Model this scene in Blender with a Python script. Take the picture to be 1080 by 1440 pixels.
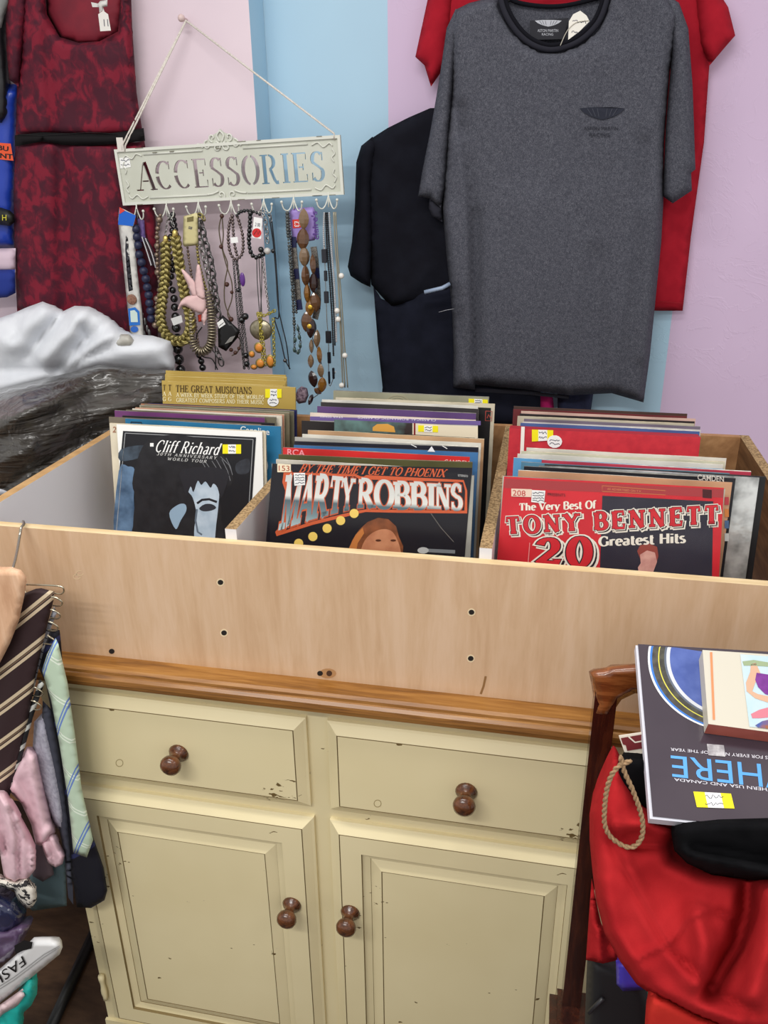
import bpy, bmesh, math, random
import numpy as np
from mathutils import Vector, Matrix, noise
from mathutils.geometry import delaunay_2d_cdt

for o in list(bpy.data.objects): bpy.data.objects.remove(o)
S = bpy.context.scene
COL = S.collection
random.seed(7)

# ------------------------------------------------------------------ camera
CAM = Vector((0.3441, -1.0458, 1.6180)); YAW, PITCH, ROLL, F = -0.20146, 0.40351, -0.01167, 1160.0
_cy, _sy, _cp, _sp = math.cos(YAW), math.sin(YAW), math.cos(PITCH), math.sin(PITCH)
_f = Vector((_sy*_cp, _cy*_cp, -_sp)); _r0 = Vector((_cy, -_sy, 0)); _u0 = _r0.cross(_f)
_r = _r0*math.cos(ROLL)+_u0*math.sin(ROLL); _u = -_r0*math.sin(ROLL)+_u0*math.cos(ROLL)
cam = bpy.data.objects.new('camera', bpy.data.cameras.new('camera'))
M = Matrix.Identity(4)
for i in range(3):
    M[i][0], M[i][1], M[i][2], M[i][3] = _r[i], _u[i], -_f[i], CAM[i]
cam.matrix_world = M
cam.data.sensor_fit = 'HORIZONTAL'; cam.data.sensor_width = 36; cam.data.lens = 36*F/1080
cam.data.clip_start = 0.02
COL.objects.link(cam); S.camera = cam

# ------------------------------------------------------------------ light
W = bpy.data.worlds.new('world'); S.world = W; W.use_nodes = True
W.node_tree.nodes['Background'].inputs[0].default_value = (1.0, 0.985, 0.975, 1)
W.node_tree.nodes['Background'].inputs[1].default_value = 0.70
def tube_lamp(name, loc, sx, sy, power, rot=(0, 0, 0)):
    l = bpy.data.lights.new(name, 'AREA'); l.shape = 'RECTANGLE'; l.size = sx; l.size_y = sy
    l.energy = power; l.color = (1.0, 0.98, 0.95)
    o = bpy.data.objects.new(name, l); o.location = loc; o.rotation_euler = rot; COL.objects.link(o)
tube_lamp('ceiling_tube_light', (-0.25, -0.35, 2.75), 1.5, 0.16, 20)
tube_lamp('ceiling_tube_light', (-0.5, -1.9, 2.75), 1.5, 0.16, 44)
tube_lamp('ceiling_tube_light', (1.9, -0.9, 2.75), 0.16, 1.5, 12)
S.view_settings.view_transform = 'Standard'; S.view_settings.look = 'None'
S.view_settings.exposure = 0.0; S.view_settings.gamma = 1.0; S.view_settings.use_curve_mapping = False

# ------------------------------------------------------------------ pixel -> place helpers
def ray(px, py): return _f + _r*((px-540)/F) - _u*((py-720)/F)
def at(px, py, Y):
    d = ray(px, py); return CAM + d*((Y-CAM.y)/d.y)
def atz(px, py, Z):
    d = ray(px, py); return CAM + d*((Z-CAM.z)/d.z)
def atx(px, py, X):
    d = ray(px, py); return CAM + d*((X-CAM.x)/d.x)
class Plane:
    def __init__(s, p, n):
        s.p = Vector(p); s.n = Vector(n).normalized()
        if s.n.dot(CAM-s.p) < 0: s.n = -s.n
    def hit(s, px, py, d=0.0):
        r_ = ray(px, py); p = s.p + s.n*d
        return CAM + r_*((p-CAM).dot(s.n)/r_.dot(s.n))
def lin(c):
    c = c/255.0
    return c/12.92 if c <= 0.04045 else ((c+0.055)/1.055)**2.4
def rgb(t): return (lin(t[0]), lin(t[1]), lin(t[2]), 1)

# ------------------------------------------------------------------ materials
MATS = {}
def base(key, rough=0.6, metal=0.0, spec=0.4):
    m = bpy.data.materials.new(key); m.use_nodes = True
    b = m.node_tree.nodes['Principled BSDF']
    b.inputs['Roughness'].default_value = rough; b.inputs['Metallic'].default_value = metal
    b.inputs['Specular IOR Level'].default_value = spec
    return m, m.node_tree, b
def nd(nt, t, **kw):
    n = nt.nodes.new(t)
    for k, v in kw.items(): setattr(n, k, v)
    return n
def coords(nt, scale=(1, 1, 1), rot=(0, 0, 0)):
    tc = nd(nt, 'ShaderNodeTexCoord'); mp = nd(nt, 'ShaderNodeMapping')
    mp.inputs['Scale'].default_value = scale; mp.inputs['Rotation'].default_value = rot
    nt.links.new(tc.outputs['Object'], mp.inputs['Vector']); return mp.outputs['Vector']
def ramp(nt, fac, stops, mode='LINEAR'):
    r_ = nd(nt, 'ShaderNodeValToRGB'); r_.color_ramp.interpolation = mode
    e = r_.color_ramp.elements
    while len(e) < len(stops): e.new(0.5)
    for k, (p, c) in enumerate(stops): e[k].position = p; e[k].color = rgb(c)
    nt.links.new(fac, r_.inputs[0]); return r_.outputs[0]
def noi(nt, vec, scale, detail=3, rough=0.5, dist=0):
    n = nd(nt, 'ShaderNodeTexNoise'); n.inputs['Scale'].default_value = scale
    n.inputs['Detail'].default_value = detail; n.inputs['Roughness'].default_value = rough
    n.inputs['Distortion'].default_value = dist
    nt.links.new(vec, n.inputs['Vector']); return n.outputs['Fac']
def addbump(nt, b, h, strength=0.2, dist=0.002):
    bp = nd(nt, 'ShaderNodeBump'); bp.inputs['Strength'].default_value = strength; bp.inputs['Distance'].default_value = dist
    nt.links.new(h, bp.inputs['Height']); nt.links.new(bp.outputs[0], b.inputs['Normal'])
def mat(c, rough=0.6, metal=0.0, c2=None, scale=40, stretch=(1, 1, 1), lo=0.35, hi=0.65, bump=0, bscale=None, bdist=0.002, spec=0.4, detail=3, coat=0):
    key = repr((c, rough, metal, c2, scale, stretch, lo, hi, bump, bscale, bdist, spec, detail, coat))
    if key in MATS: return MATS[key]
    m, nt, b = base('paint', rough, metal, spec)
    b.inputs['Base Color'].default_value = rgb(c)
    if coat: b.inputs['Coat Weight'].default_value = coat; b.inputs['Coat Roughness'].default_value = 0.12
    if c2 or bump:
        v = coords(nt, stretch)
        if c2:
            f_ = noi(nt, v, scale, detail)
            nt.links.new(ramp(nt, f_, [(lo, c), (hi, c2)]), b.inputs['Base Color'])
        if bump: addbump(nt, b, noi(nt, v, bscale or scale, detail), bump, bdist)
    MATS[key] = m; return m

def wood_mat(name, c1, c2, c3, stretch, scale=9, rough=0.5, coat=0):
    m, nt, b = base(name, rough)
    v = coords(nt, stretch)
    f1 = noi(nt, v, scale, 5, 0.6, 0.6); f2 = noi(nt, v, scale*5, 4, 0.6)
    mx = nd(nt, 'ShaderNodeMath', operation='ADD'); ml = nd(nt, 'ShaderNodeMath', operation='MULTIPLY'); ml.inputs[1].default_value = 0.35
    nt.links.new(f2, ml.inputs[0]); nt.links.new(f1, mx.inputs[0]); nt.links.new(ml.outputs[0], mx.inputs[1])
    nt.links.new(ramp(nt, mx.outputs[0], [(0.48, c1), (0.66, c2), (0.84, c3)]), b.inputs['Base Color'])
    addbump(nt, b, f2, 0.08, 0.001)
    if coat: b.inputs['Coat Weight'].default_value = coat; b.inputs['Coat Roughness'].default_value = 0.2
    return m
M_PLY = wood_mat('plywood', (196, 161, 126), (205, 172, 138), (212, 181, 150), (4, 4, 0.5), 7, 0.5)
M_PLYE = mat((222, 200, 158), 0.7, c2=(205, 178, 132), scale=60, stretch=(0.2, 1, 8))
M_PINE = wood_mat('waxed_pine', (102, 64, 26), (136, 90, 38), (162, 114, 56), (0.5, 7, 9), 8, 0.4, 0.2)
M_CHAIR = wood_mat('varnished_wood', (36, 14, 10), (52, 22, 14), (70, 32, 18), (7, 7, 1.0), 9, 0.22, 0.5)
M_RAIL = wood_mat('varnished_rail_wood', (84, 40, 18), (116, 62, 28), (148, 86, 44), (1.0, 8, 8), 9, 0.22, 0.5)
M_BEECH = wood_mat('pale_hanger_wood', (196, 152, 118), (214, 172, 138), (224, 186, 154), (6, 6, 0.8), 7, 0.5)
M_CHIP = mat((176, 146, 104), 0.85, c2=(122, 98, 66), scale=260, lo=0.42, hi=0.6, bump=0.4)
M_MELA = mat((224, 222, 224), 0.45)
M_DARKWOOD = wood_mat('dark_board', (84, 56, 34), (112, 78, 48), (134, 98, 64), (0.7, 0.7, 6), 8, 0.6)
M_KNOB = wood_mat('knob_wood', (48, 26, 14), (82, 46, 24), (112, 66, 36), (9, 1, 9), 9, 0.25, 0.5)
def cream_paint():
    m, nt, b = base('cream_paint', 0.4)
    v = coords(nt)
    f1 = noi(nt, v, 3.5, 3)
    c = ramp(nt, f1, [(0.3, (219, 205, 162)), (0.7, (228, 215, 174))])
    v2 = coords(nt, (1, 1, 2.2)); f2 = noi(nt, v2, 55, 2, 0.5)
    gate = noi(nt, coords(nt), 9, 2)
    ml = nd(nt, 'ShaderNodeMath', operation='MULTIPLY'); nt.links.new(f2, ml.inputs[0]); nt.links.new(gate, ml.inputs[1])
    chip = ramp(nt, ml.outputs[0], [(0.435, (0, 0, 0)), (0.45, (255, 255, 255))])
    mix = nd(nt, 'ShaderNodeMix', data_type='RGBA')
    nt.links.new(chip, mix.inputs[0]); nt.links.new(c, mix.inputs[6]); mix.inputs[7].default_value = rgb((104, 84, 48))
    nt.links.new(mix.outputs[2], b.inputs['Base Color'])
    addbump(nt, b, noi(nt, coords(nt, (1, 1, 8)), 30, 3), 0.06, 0.001)
    return m
M_CREAM = cream_paint()
M_CREAMLINE = mat((122, 104, 66), 0.7)

# ------------------------------------------------------------------ object helpers
LOC = {}
def props(o, label=None, cat=None, group=None, kind=None):
    if label: o['label'] = label
    if cat: o['category'] = cat
    if group: o['group'] = group
    if kind: o['kind'] = kind
    return o
def place(o, loc, parent):
    LOC[o.name] = Vector(loc)
    if parent: o.parent = parent; o.location = Vector(loc)-LOC[parent.name]
    else: o.location = loc
    COL.objects.link(o); return o
def empty(name, loc, label=None, cat=None, group=None, kind=None):
    o = bpy.data.objects.new(name, None); o.empty_display_size = 0.05
    place(o, loc, None); return props(o, label, cat, group, kind)
def mk(name, verts, faces, mats, parent=None, smooth=False, fm=None, **kw):
    vs = [Vector(v) for v in verts]
    lo = Vector([min(v[k] for v in vs) for k in range(3)]); hi = Vector([max(v[k] for v in vs) for k in range(3)])
    c = (lo+hi)/2; c.z = lo.z
    me = bpy.data.meshes.new(name); me.from_pydata([tuple(v-c) for v in vs], [], faces)
    if not isinstance(mats, (list, tuple)): mats = [mats]
    for m in mats: me.materials.append(m)
    if fm is not None: me.polygons.foreach_set('material_index', fm)
    if smooth: me.polygons.foreach_set('use_smooth', [True]*len(me.polygons))
    me.update()
    o = bpy.data.objects.new(name, me); place(o, c, parent)
    return props(o, **kw)
def fixn(o):
    bm = bmesh.new(); bm.from_mesh(o.data); bmesh.ops.recalc_face_normals(bm, faces=bm.faces); bm.to_mesh(o.data); bm.free(); return o
def inst(src, name, loc, parent, rot=(0, 0, 0), scale=(1, 1, 1)):
    o = bpy.data.objects.new(name, src.data if hasattr(src, 'data') else src); place(o, loc, parent)
    o.rotation_euler = rot; o.scale = scale; return o
class MB:
    def __init__(s): s.v = []; s.f = []; s.m = []
    def add(s, v, f, m=0):
        n = len(s.v); s.v += [Vector(x) for x in v]; s.f += [tuple(i+n for i in q) for q in f]; s.m += [m]*len(f)
    def box(s, a, b, m=0, bev=0.0):
        x0, y0, z0 = a; x1, y1, z1 = b
        if bev <= 0:
            s.add([(x0,y0,z0),(x1,y0,z0),(x1,y1,z0),(x0,y1,z0),(x0,y0,z1),(x1,y0,z1),(x1,y1,z1),(x0,y1,z1)],
                  [(3,2,1,0),(4,5,6,7),(0,1,5,4),(1,2,6,5),(2,3,7,6),(3,0,4,7)], m); return
        bm = bmesh.new(); bmesh.ops.create_cube(bm, size=1)
        for v in bm.verts: v.co = Vector(((x0+x1)/2+v.co.x*(x1-x0), (y0+y1)/2+v.co.y*(y1-y0), (z0+z1)/2+v.co.z*(z1-z0)))
        bmesh.ops.bevel(bm, geom=bm.edges[:], offset=bev, segments=2, affect='EDGES')
        bm.verts.index_update(); s.add([v.co.copy() for v in bm.verts], [tuple(v.index for v in f.verts) for f in bm.faces], m); bm.free()
    def tube(s, pts, r, n=6, m=0, closed=False):
        pts = [Vector(p) for p in pts]; k = len(pts); rr = r if isinstance(r, (list, tuple)) else [r]*k
        prev = None; vs = []
        for i in range(k):
            a = pts[(i-1) % k] if closed else pts[max(i-1, 0)]; b = pts[(i+1) % k] if closed else pts[min(i+1, k-1)]
            t = (b-a); t = t.normalized() if t.length > 1e-9 else Vector((0, 0, 1))
            u = prev - t*prev.dot(t) if prev else t.orthogonal()
            if u.length < 1e-6: u = t.orthogonal()
            u.normalize(); prev = u; w = t.cross(u)
            for j in range(n):
                q = 2*math.pi*j/n; vs.append(pts[i]+(u*math.cos(q)+w*math.sin(q))*rr[i])
        fs = []
        for i in range(k if closed else k-1):
            for j in range(n):
                a0 = i*n; b0 = ((i+1) % k)*n; fs.append((a0+j, a0+(j+1) % n, b0+(j+1) % n, b0+j))
        if not closed: fs += [tuple(range(n-1, -1, -1)), tuple((k-1)*n+j for j in range(n))]
        s.add(vs, fs, m)
    def ball(s, c, r, m=0, nu=8, nv=6, sc=(1, 1, 1), axis=None):
        c = Vector(c); vs = []; fs = []
        q = Vector((0, 0, 1)).rotation_difference(Vector(axis).normalized()) if axis is not None else None
        def pt(x, y, z):
            p = Vector((x*r*sc[0], y*r*sc[1], z*r*sc[2]))
            if q: p = q @ p
            return c+p
        vs.append(pt(0, 0, 1))
        for i in range(1, nv):
            t = math.pi*i/nv
            for j in range(nu):
                p = 2*math.pi*j/nu; vs.append(pt(math.sin(t)*math.cos(p), math.sin(t)*math.sin(p), math.cos(t)))
        vs.append(pt(0, 0, -1)); e = len(vs)-1
        for j in range(nu): fs.append((0, 1+j, 1+(j+1) % nu)); fs.append((e, e-nu+(j+1) % nu, e-nu+j))
        for i in range(nv-2):
            for j in range(nu):
                a = 1+i*nu; fs.append((a+j, a+nu+j, a+nu+(j+1) % nu, a+(j+1) % nu))
        s.add(vs, fs, m)
    def lathe(s, o, axis, prof, n=16, m=0):
        o = Vector(o); t = Vector(axis).normalized(); u = t.orthogonal().normalized(); w = t.cross(u); vs = []; fs = []
        for (h, r_) in prof:
            for j in range(n):
                q = 2*math.pi*j/n; vs.append(o+t*h+(u*math.cos(q)+w*math.sin(q))*r_)
        for i in range(len(prof)-1):
            for j in range(n): fs.append((i*n+j, i*n+(j+1) % n, (i+1)*n+(j+1) % n, (i+1)*n+j))
        fs += [tuple(range(n-1, -1, -1)), tuple((len(prof)-1)*n+j for j in range(n))]
        s.add(vs, fs, m)
    def build(s, name, mats, parent=None, smooth=False, **kw):
        return mk(name, s.v, s.f, mats, parent, smooth, s.m, **kw)
def box(name, a, b, m, parent=None, bev=0.0, **kw):
    q = MB(); q.box(a, b, 0, bev); return q.build(name, m, parent, **kw)
def tubeobj(name, pts, r, m, parent=None, n=6, closed=False, **kw):
    q = MB(); q.tube(pts, r, n, 0, closed); return q.build(name, m, parent, True, **kw)
def spline(pts, per=6, closed=False):
    pts = [Vector(p) for p in pts]; k = len(pts); out = []
    for i in range(k if closed else k-1):
        p0, p1, p2, p3 = (pts[(i-1) % k], pts[i], pts[(i+1) % k], pts[(i+2) % k]) if closed else (pts[max(i-1, 0)], pts[i], pts[i+1], pts[min(i+2, k-1)])
        for j in range(per):
            t = j/per
            out.append(0.5*((2*p1)+(p2-p0)*t+(2*p0-5*p1+4*p2-p3)*t*t+(3*p1-p0-3*p2+p3)*t**3))
    if not closed: out.append(pts[-1])
    return out
def even(pts, step):
    out = [pts[0].copy()]; acc = 0.0
    for a, b in zip(pts[:-1], pts[1:]):
        L = (b-a).length
        if L < 1e-9: continue
        d = step-acc
        while d <= L: out.append(a+(b-a)*(d/L)); d += step
        acc = L-(d-step)
    return out
def p2(pts): return [Vector((x, y, 0)) for x, y in pts]

# soft goods: a traced outline, inflated to real depth about a plane at its own distance
def ridge(x0, y0, x1, y1, w, a):
    dx, dy = x1-x0, y1-y0; L = dx*dx+dy*dy
    def f_(px, py):
        t = min(1, max(0, ((px-x0)*dx+(py-y0)*dy)/L)); d = math.hypot(px-x0-t*dx, py-y0-t*dy)
        return a*math.exp(-(d/w)**2)
    return f_
def crease(pts, w, a, sharp=False):
    def f_(px, py):
        best = 1e9
        for (x0, y0), (x1, y1) in zip(pts[:-1], pts[1:]):
            dx, dy = x1-x0, y1-y0; t = min(1, max(0, ((px-x0)*dx+(py-y0)*dy)/(dx*dx+dy*dy)))
            best = min(best, math.hypot(px-x0-t*dx, py-y0-t*dy))
        return a*(math.exp(-best/w) if sharp else math.exp(-(best/w)**2))
    return f_
def rnoise(sx, sy, amp, seed=0, rot=0.0):
    c, s_ = math.cos(rot), math.sin(rot)
    def f_(px, py):
        x, y = px*c+py*s_, -px*s_+py*c
        return amp*(noise.noise(Vector((x/sx, y/sy, seed)))+0.4*noise.noise(Vector((2.1*x/sx, 2.1*y/sy, seed+5))))
    return f_
def crumple(sx, sy, amp, seed=0, rot=0.0):
    c, s_ = math.cos(rot), math.sin(rot)
    def f_(px, py):
        x, y = px*c+py*s_, -px*s_+py*c; v = Vector((x/sx, y/sy, seed))
        return amp*(1-2*abs(noise.noise(v))+0.5*(1-2*abs(noise.noise(v*2.3))))
    return f_
def puff(name, outline, Y0, tf, tb, R, m, parent=None, s=8, folds=(), smooth_out=0, flat=False, **kw):
    if not callable(Y0): y0c = Y0; Y0 = lambda px, py: y0c
    if not callable(tf): tfc = tf; tf = lambda px, py: tfc
    pl = spline(p2(outline), smooth_out, True) if smooth_out else p2(outline)
    b = []
    for i, a in enumerate(pl):
        c = pl[(i+1) % len(pl)]; n = max(1, round((c-a).length/s))
        b += [a.lerp(c, j/n) for j in range(n)]
    B = np.array([[v.x, v.y] for v in b]); E2 = np.roll(B, -1, axis=0)
    xs = np.arange(B[:, 0].min()+s*0.5, B[:, 0].max(), s); ys = np.arange(B[:, 1].min()+s*0.5, B[:, 1].max(), s*0.87)
    pts = []
    for j, y in enumerate(ys):
        for x in xs: pts.append((x+(s*0.5 if j % 2 else 0), y))
    pts = np.array(pts).reshape(-1, 2)
    def dist(P):
        out = np.full(len(P), 1e9)
        for a, c in zip(B, E2):
            d = c-a; L = max(d@d, 1e-9); t = np.clip(((P-a)@d)/L, 0, 1); q = P-a-t[:, None]*d
            out = np.minimum(out, np.hypot(q[:, 0], q[:, 1]))
        return out
    def inside(P):
        r_ = np.zeros(len(P), bool)
        for a, c in zip(B, E2):
            cond = (a[1] > P[:, 1]) != (c[1] > P[:, 1])
            with np.errstate(all='ignore'):
                xx = (c[0]-a[0])*(P[:, 1]-a[1])/((c[1]-a[1]) if c[1] != a[1] else 1e-9)+a[0]
            r_ ^= cond & (P[:, 0] < xx)
        return r_
    if len(pts):
        pts = pts[inside(pts)]
        if len(pts): pts = pts[dist(pts) > s*0.5]
    allp = [Vector((x, y)) for x, y in B]+[Vector((x, y)) for x, y in pts]
    vo, eo, fo = delaunay_2d_cdt(allp, [], [list(range(len(B)))], 1, 1e-4)[:3]
    P = np.array([[v[0], v[1]] for v in vo]); d = dist(P); d[d < 1e-3] = 0
    bb = np.sqrt(1-(1-np.minimum(d/R, 1))**2)
    V = []; back = {}
    for (x, y), q in zip(P, bb):
        V.append(at(x, y, Y0(x, y)-q*(tf(x, y)+sum(f_(x, y) for f_ in folds))))
    n = len(V)
    for k, ((x, y), q) in enumerate(zip(P, bb)):
        if q == 0: back[k] = k
        else:
            w = at(x, y, Y0(x, y)); w.y += tb*q; back[k] = len(V); V.append(w)
    fs = []
    for f_ in fo:
        a, b_, c = [P[i] for i in f_[:3]]
        cr = (b_[0]-a[0])*(c[1]-a[1])-(b_[1]-a[1])*(c[0]-a[0])
        f_ = tuple(f_) if cr < 0 else tuple(reversed(f_))
        fs.append(f_); g = tuple(back[i] for i in reversed(f_))
        if len(set(g)) == 3 and set(g) != set(f_): fs.append(g)
    return mk(name, V, fs, m, parent, not flat, **kw)
def patch(name, outline, pl, d, m, parent, th=0.0006, sm=0):
    if sm: outline = [(v.x, v.y) for v in spline(p2(outline), sm, True)]
    """a thin print or card on a plane"""
    f_ = [pl.hit(x, y, d+th) for x, y in outline]; b_ = [pl.hit(x, y, d) for x, y in outline]; n = len(f_)
    c = sum(((outline[(i+1) % n][0]-outline[i][0])*(outline[(i+1) % n][1]+outline[i][1])) for i in range(n))
    fs = [tuple(range(n)), tuple(n+i for i in reversed(range(n)))]+[((i+1) % n, i, n+i, n+(i+1) % n) for i in range(n)]
    if c < 0: fs = [tuple(reversed(q)) for q in fs]
    return mk(name, f_+b_, fs, m, parent)
def strip(name, pts, w, pl, d, m, parent):
    """flat printed line of pixel width w"""
    v = []; f_ = []
    for i, (x, y) in enumerate(pts):
        a = pts[max(i-1, 0)]; b = pts[min(i+1, len(pts)-1)]; L = math.hypot(b[0]-a[0], b[1]-a[1]) or 1
        nx, ny = -(b[1]-a[1])/L*w/2, (b[0]-a[0])/L*w/2
        v += [pl.hit(x+nx, y+ny, d), pl.hit(x-nx, y-ny, d)]
        if i: f_.append((2*i-2, 2*i, 2*i+1, 2*i-1))
    return mk(name, v, f_, m, parent)
def disc(cx, cy, rx, ry=None, n=14, a0=0, a1=360):
    ry = ry or rx
    return [(cx+rx*math.cos(math.radians(a0+(a1-a0)*i/n)), cy+ry*math.sin(math.radians(a0+(a1-a0)*i/n))) for i in range(n if a1-a0 == 360 else n+1)]

# ------------------------------------------------------------------ lettering
def arc(cx, cy, rx, ry, a0, a1, n=12):
    return [(cx+rx*math.cos(math.radians(a0+(a1-a0)*i/n)), cy+ry*math.sin(math.radians(a0+(a1-a0)*i/n))) for i in range(n+1)]
K, T_, N_ = 'k', 't', None     # thick, thin, nib
GL = {
 'A': (.76, [([(.04,0),(.37,1)],T_,'a'),([(.37,1),(.70,0)],K,'z'),([(.16,.34),(.56,.34)],T_,'')]),
 'B': (.70, [([(.14,0),(.14,1)],K,'az'),([(.14,1)]+arc(.34,.76,.22,.24,90,-90)+[(.14,.52)],N_,''),([(.14,.52)]+arc(.36,.26,.26,.26,90,-90)+[(.14,0)],N_,'')]),
 'C': (.76, [(arc(.42,.5,.34,.5,48,312,16),N_,''),([(.66,.68),(.66,.98)],T_,'')]),
 'D': (.78, [([(.14,0),(.14,1)],K,'az'),([(.14,1)]+arc(.32,.5,.38,.5,90,-90,14)+[(.14,0)],N_,'')]),
 'E': (.66, [([(.14,0),(.14,1)],K,'az'),([(.14,.98),(.58,.98),(.58,.76)],T_,''),([(.14,.51),(.44,.51)],T_,''),([(.44,.40),(.44,.62)],T_,''),([(.14,.02),(.60,.02),(.60,.26)],T_,'')]),
 'F': (.62, [([(.14,0),(.14,1)],K,'az'),([(.14,.98),(.56,.98),(.56,.76)],T_,''),([(.14,.51),(.44,.51)],T_,''),([(.44,.40),(.44,.62)],T_,'')]),
 'G': (.80, [(arc(.42,.5,.34,.5,48,330,16),N_,''),([(.66,.70),(.66,.98)],T_,''),([(.68,.05),(.68,.42)],K,'z')]),
 'H': (.80, [([(.14,0),(.14,1)],K,'az'),([(.66,0),(.66,1)],K,'az'),([(.14,.52),(.66,.52)],T_,'')]),
 'I': (.34, [([(.17,0),(.17,1)],K,'az')]),
 'K': (.78, [([(.14,0),(.14,1)],K,'az'),([(.62,1),(.16,.45)],T_,'a'),([(.30,.62),(.68,0)],K,'z')]),
 'L': (.64, [([(.14,0),(.14,1)],K,'az'),([(.14,.02),(.58,.02),(.58,.28)],T_,'')]),
 'M': (.98, [([(.12,0),(.12,1)],T_,'az'),([(.12,1),(.48,.04)],K,''),([(.48,.04),(.84,1)],T_,''),([(.84,0),(.84,1)],K,'az')]),
 'N': (.82, [([(.13,0),(.13,1)],T_,'az'),([(.13,1),(.67,0)],K,''),([(.67,0),(.67,1)],T_,'z')]),
 'O': (.80, [(arc(.40,.5,.33,.5,0,360,24),N_,'')]),
 'P': (.68, [([(.14,0),(.14,1)],K,'az'),([(.14,1)]+arc(.34,.74,.24,.26,90,-90)+[(.14,.48)],N_,'')]),
 'R': (.76, [([(.14,0),(.14,1)],K,'az'),([(.14,1)]+arc(.34,.75,.23,.25,90,-90)+[(.14,.5)],N_,''),([(.36,.5),(.66,0)],K,'z')]),
 'S': (.62, [(arc(.31,.74,.20,.26,35,200,10)+[(.31,.52)]+arc(.31,.26,.23,.26,70,-150,12),N_,''),([(.50,.72),(.50,.98)],T_,''),([(.10,.02),(.10,.30)],T_,'')]),
 'T': (.70, [([(.35,0),(.35,1)],K,'a'),([(.06,.74),(.06,.98),(.64,.98),(.64,.74)],T_,'')]),
 'U': (.80, [([(.14,1),(.14,.3)]+arc(.40,.30,.26,.30,180,360)+[(.66,1)],N_,'az')]),
 'V': (.74, [([(.05,1),(.37,0)],K,'a'),([(.37,0),(.69,1)],T_,'z')]),
 'W': (1.06,[([(.05,1),(.32,0)],K,'a'),([(.32,0),(.53,.9)],T_,''),([(.53,.9),(.76,0)],K,''),([(.76,0),(1.0,1)],T_,'z')]),
 'X': (.74, [([(.06,1),(.66,0)],K,'az'),([(.66,1),(.06,0)],T_,'az')]),
 'Y': (.74, [([(.06,1),(.37,.48)],K,'a'),([(.68,1),(.37,.48)],T_,'a'),([(.37,.48),(.37,0)],K,'z')]),
 '2': (.62, [(arc(.30,.72,.21,.28,165,-40,12)+[(.08,.06)],N_,''),([(.08,.05),(.55,.05),(.55,.22)],K,'')]),
 '3': (.60, [(arc(.28,.75,.20,.25,150,-90,12)+arc(.28,.26,.23,.26,90,-150,12),N_,'')]),
 '0': (.64, [(arc(.32,.5,.23,.5,0,360,24),N_,'')]),
 'a': (.56, [(arc(.26,.50,.16,.17,150,0,8)+[(.42,.12),(.50,.02)],N_,''),(arc(.25,.17,.16,.17,60,360,14)+[(.41,.34)],N_,'')]),
 'b': (.60, [([(.13,0),(.13,1.02)],K,'z'),(arc(.31,.33,.20,.33,0,360,18),N_,'')]),
 'c': (.50, [(arc(.29,.33,.20,.33,45,315,14),N_,'')]),
 'd': (.62, [([(.47,0),(.47,1.02)],K,'az'),(arc(.28,.33,.20,.33,0,360,18),N_,'')]),
 'e': (.54, [(arc(.28,.33,.20,.33,0,315,16),N_,''),([(.09,.36),(.47,.36)],T_,'')]),
 'f': (.38, [([(.16,0),(.16,.80)]+arc(.30,.82,.14,.18,180,50,8),N_,'a'),([(.03,.64),(.32,.64)],T_,'')]),
 'h': (.64, [([(.13,0),(.13,1.02)],K,'az'),([(.13,.45)]+arc(.30,.44,.17,.21,160,0,8)+[(.47,0)],N_,'z')]),
 'i': (.30, [([(.15,0),(.15,.66)],K,'az'),([(.15,.84),(.15,.96)],K,'')]),
 'l': (.30, [([(.15,0),(.15,1.02)],K,'az')]),
 'n': (.64, [([(.13,0),(.13,.66)],K,'az'),([(.13,.45)]+arc(.30,.44,.17,.21,160,0,8)+[(.47,0)],N_,'z')]),
 'r': (.46, [([(.13,0),(.13,.66)],K,'az'),([(.13,.40)]+arc(.30,.46,.15,.18,160,40,8),N_,'')]),
 's': (.46, [(arc(.22,.49,.14,.17,35,200,8)+[(.23,.34)]+arc(.22,.17,.16,.17,70,-150,10),N_,'')]),
 't': (.40, [([(.17,.90),(.17,.14)]+arc(.28,.14,.11,.14,180,320,6),N_,''),([(.04,.64),(.34,.64)],T_,'')]),
 'y': (.56, [([(.05,.66),(.27,0)],K,'a'),([(.50,.66),(.24,-.14),(.10,-.24)],T_,'a')]),
 "'": (.20, [([(.10,.78),(.12,1.02)],K,'')]),
 ' ': (.34, []), '.': (.26, [([(.12,0),(.12,.12)],K,'')]),
}
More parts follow.
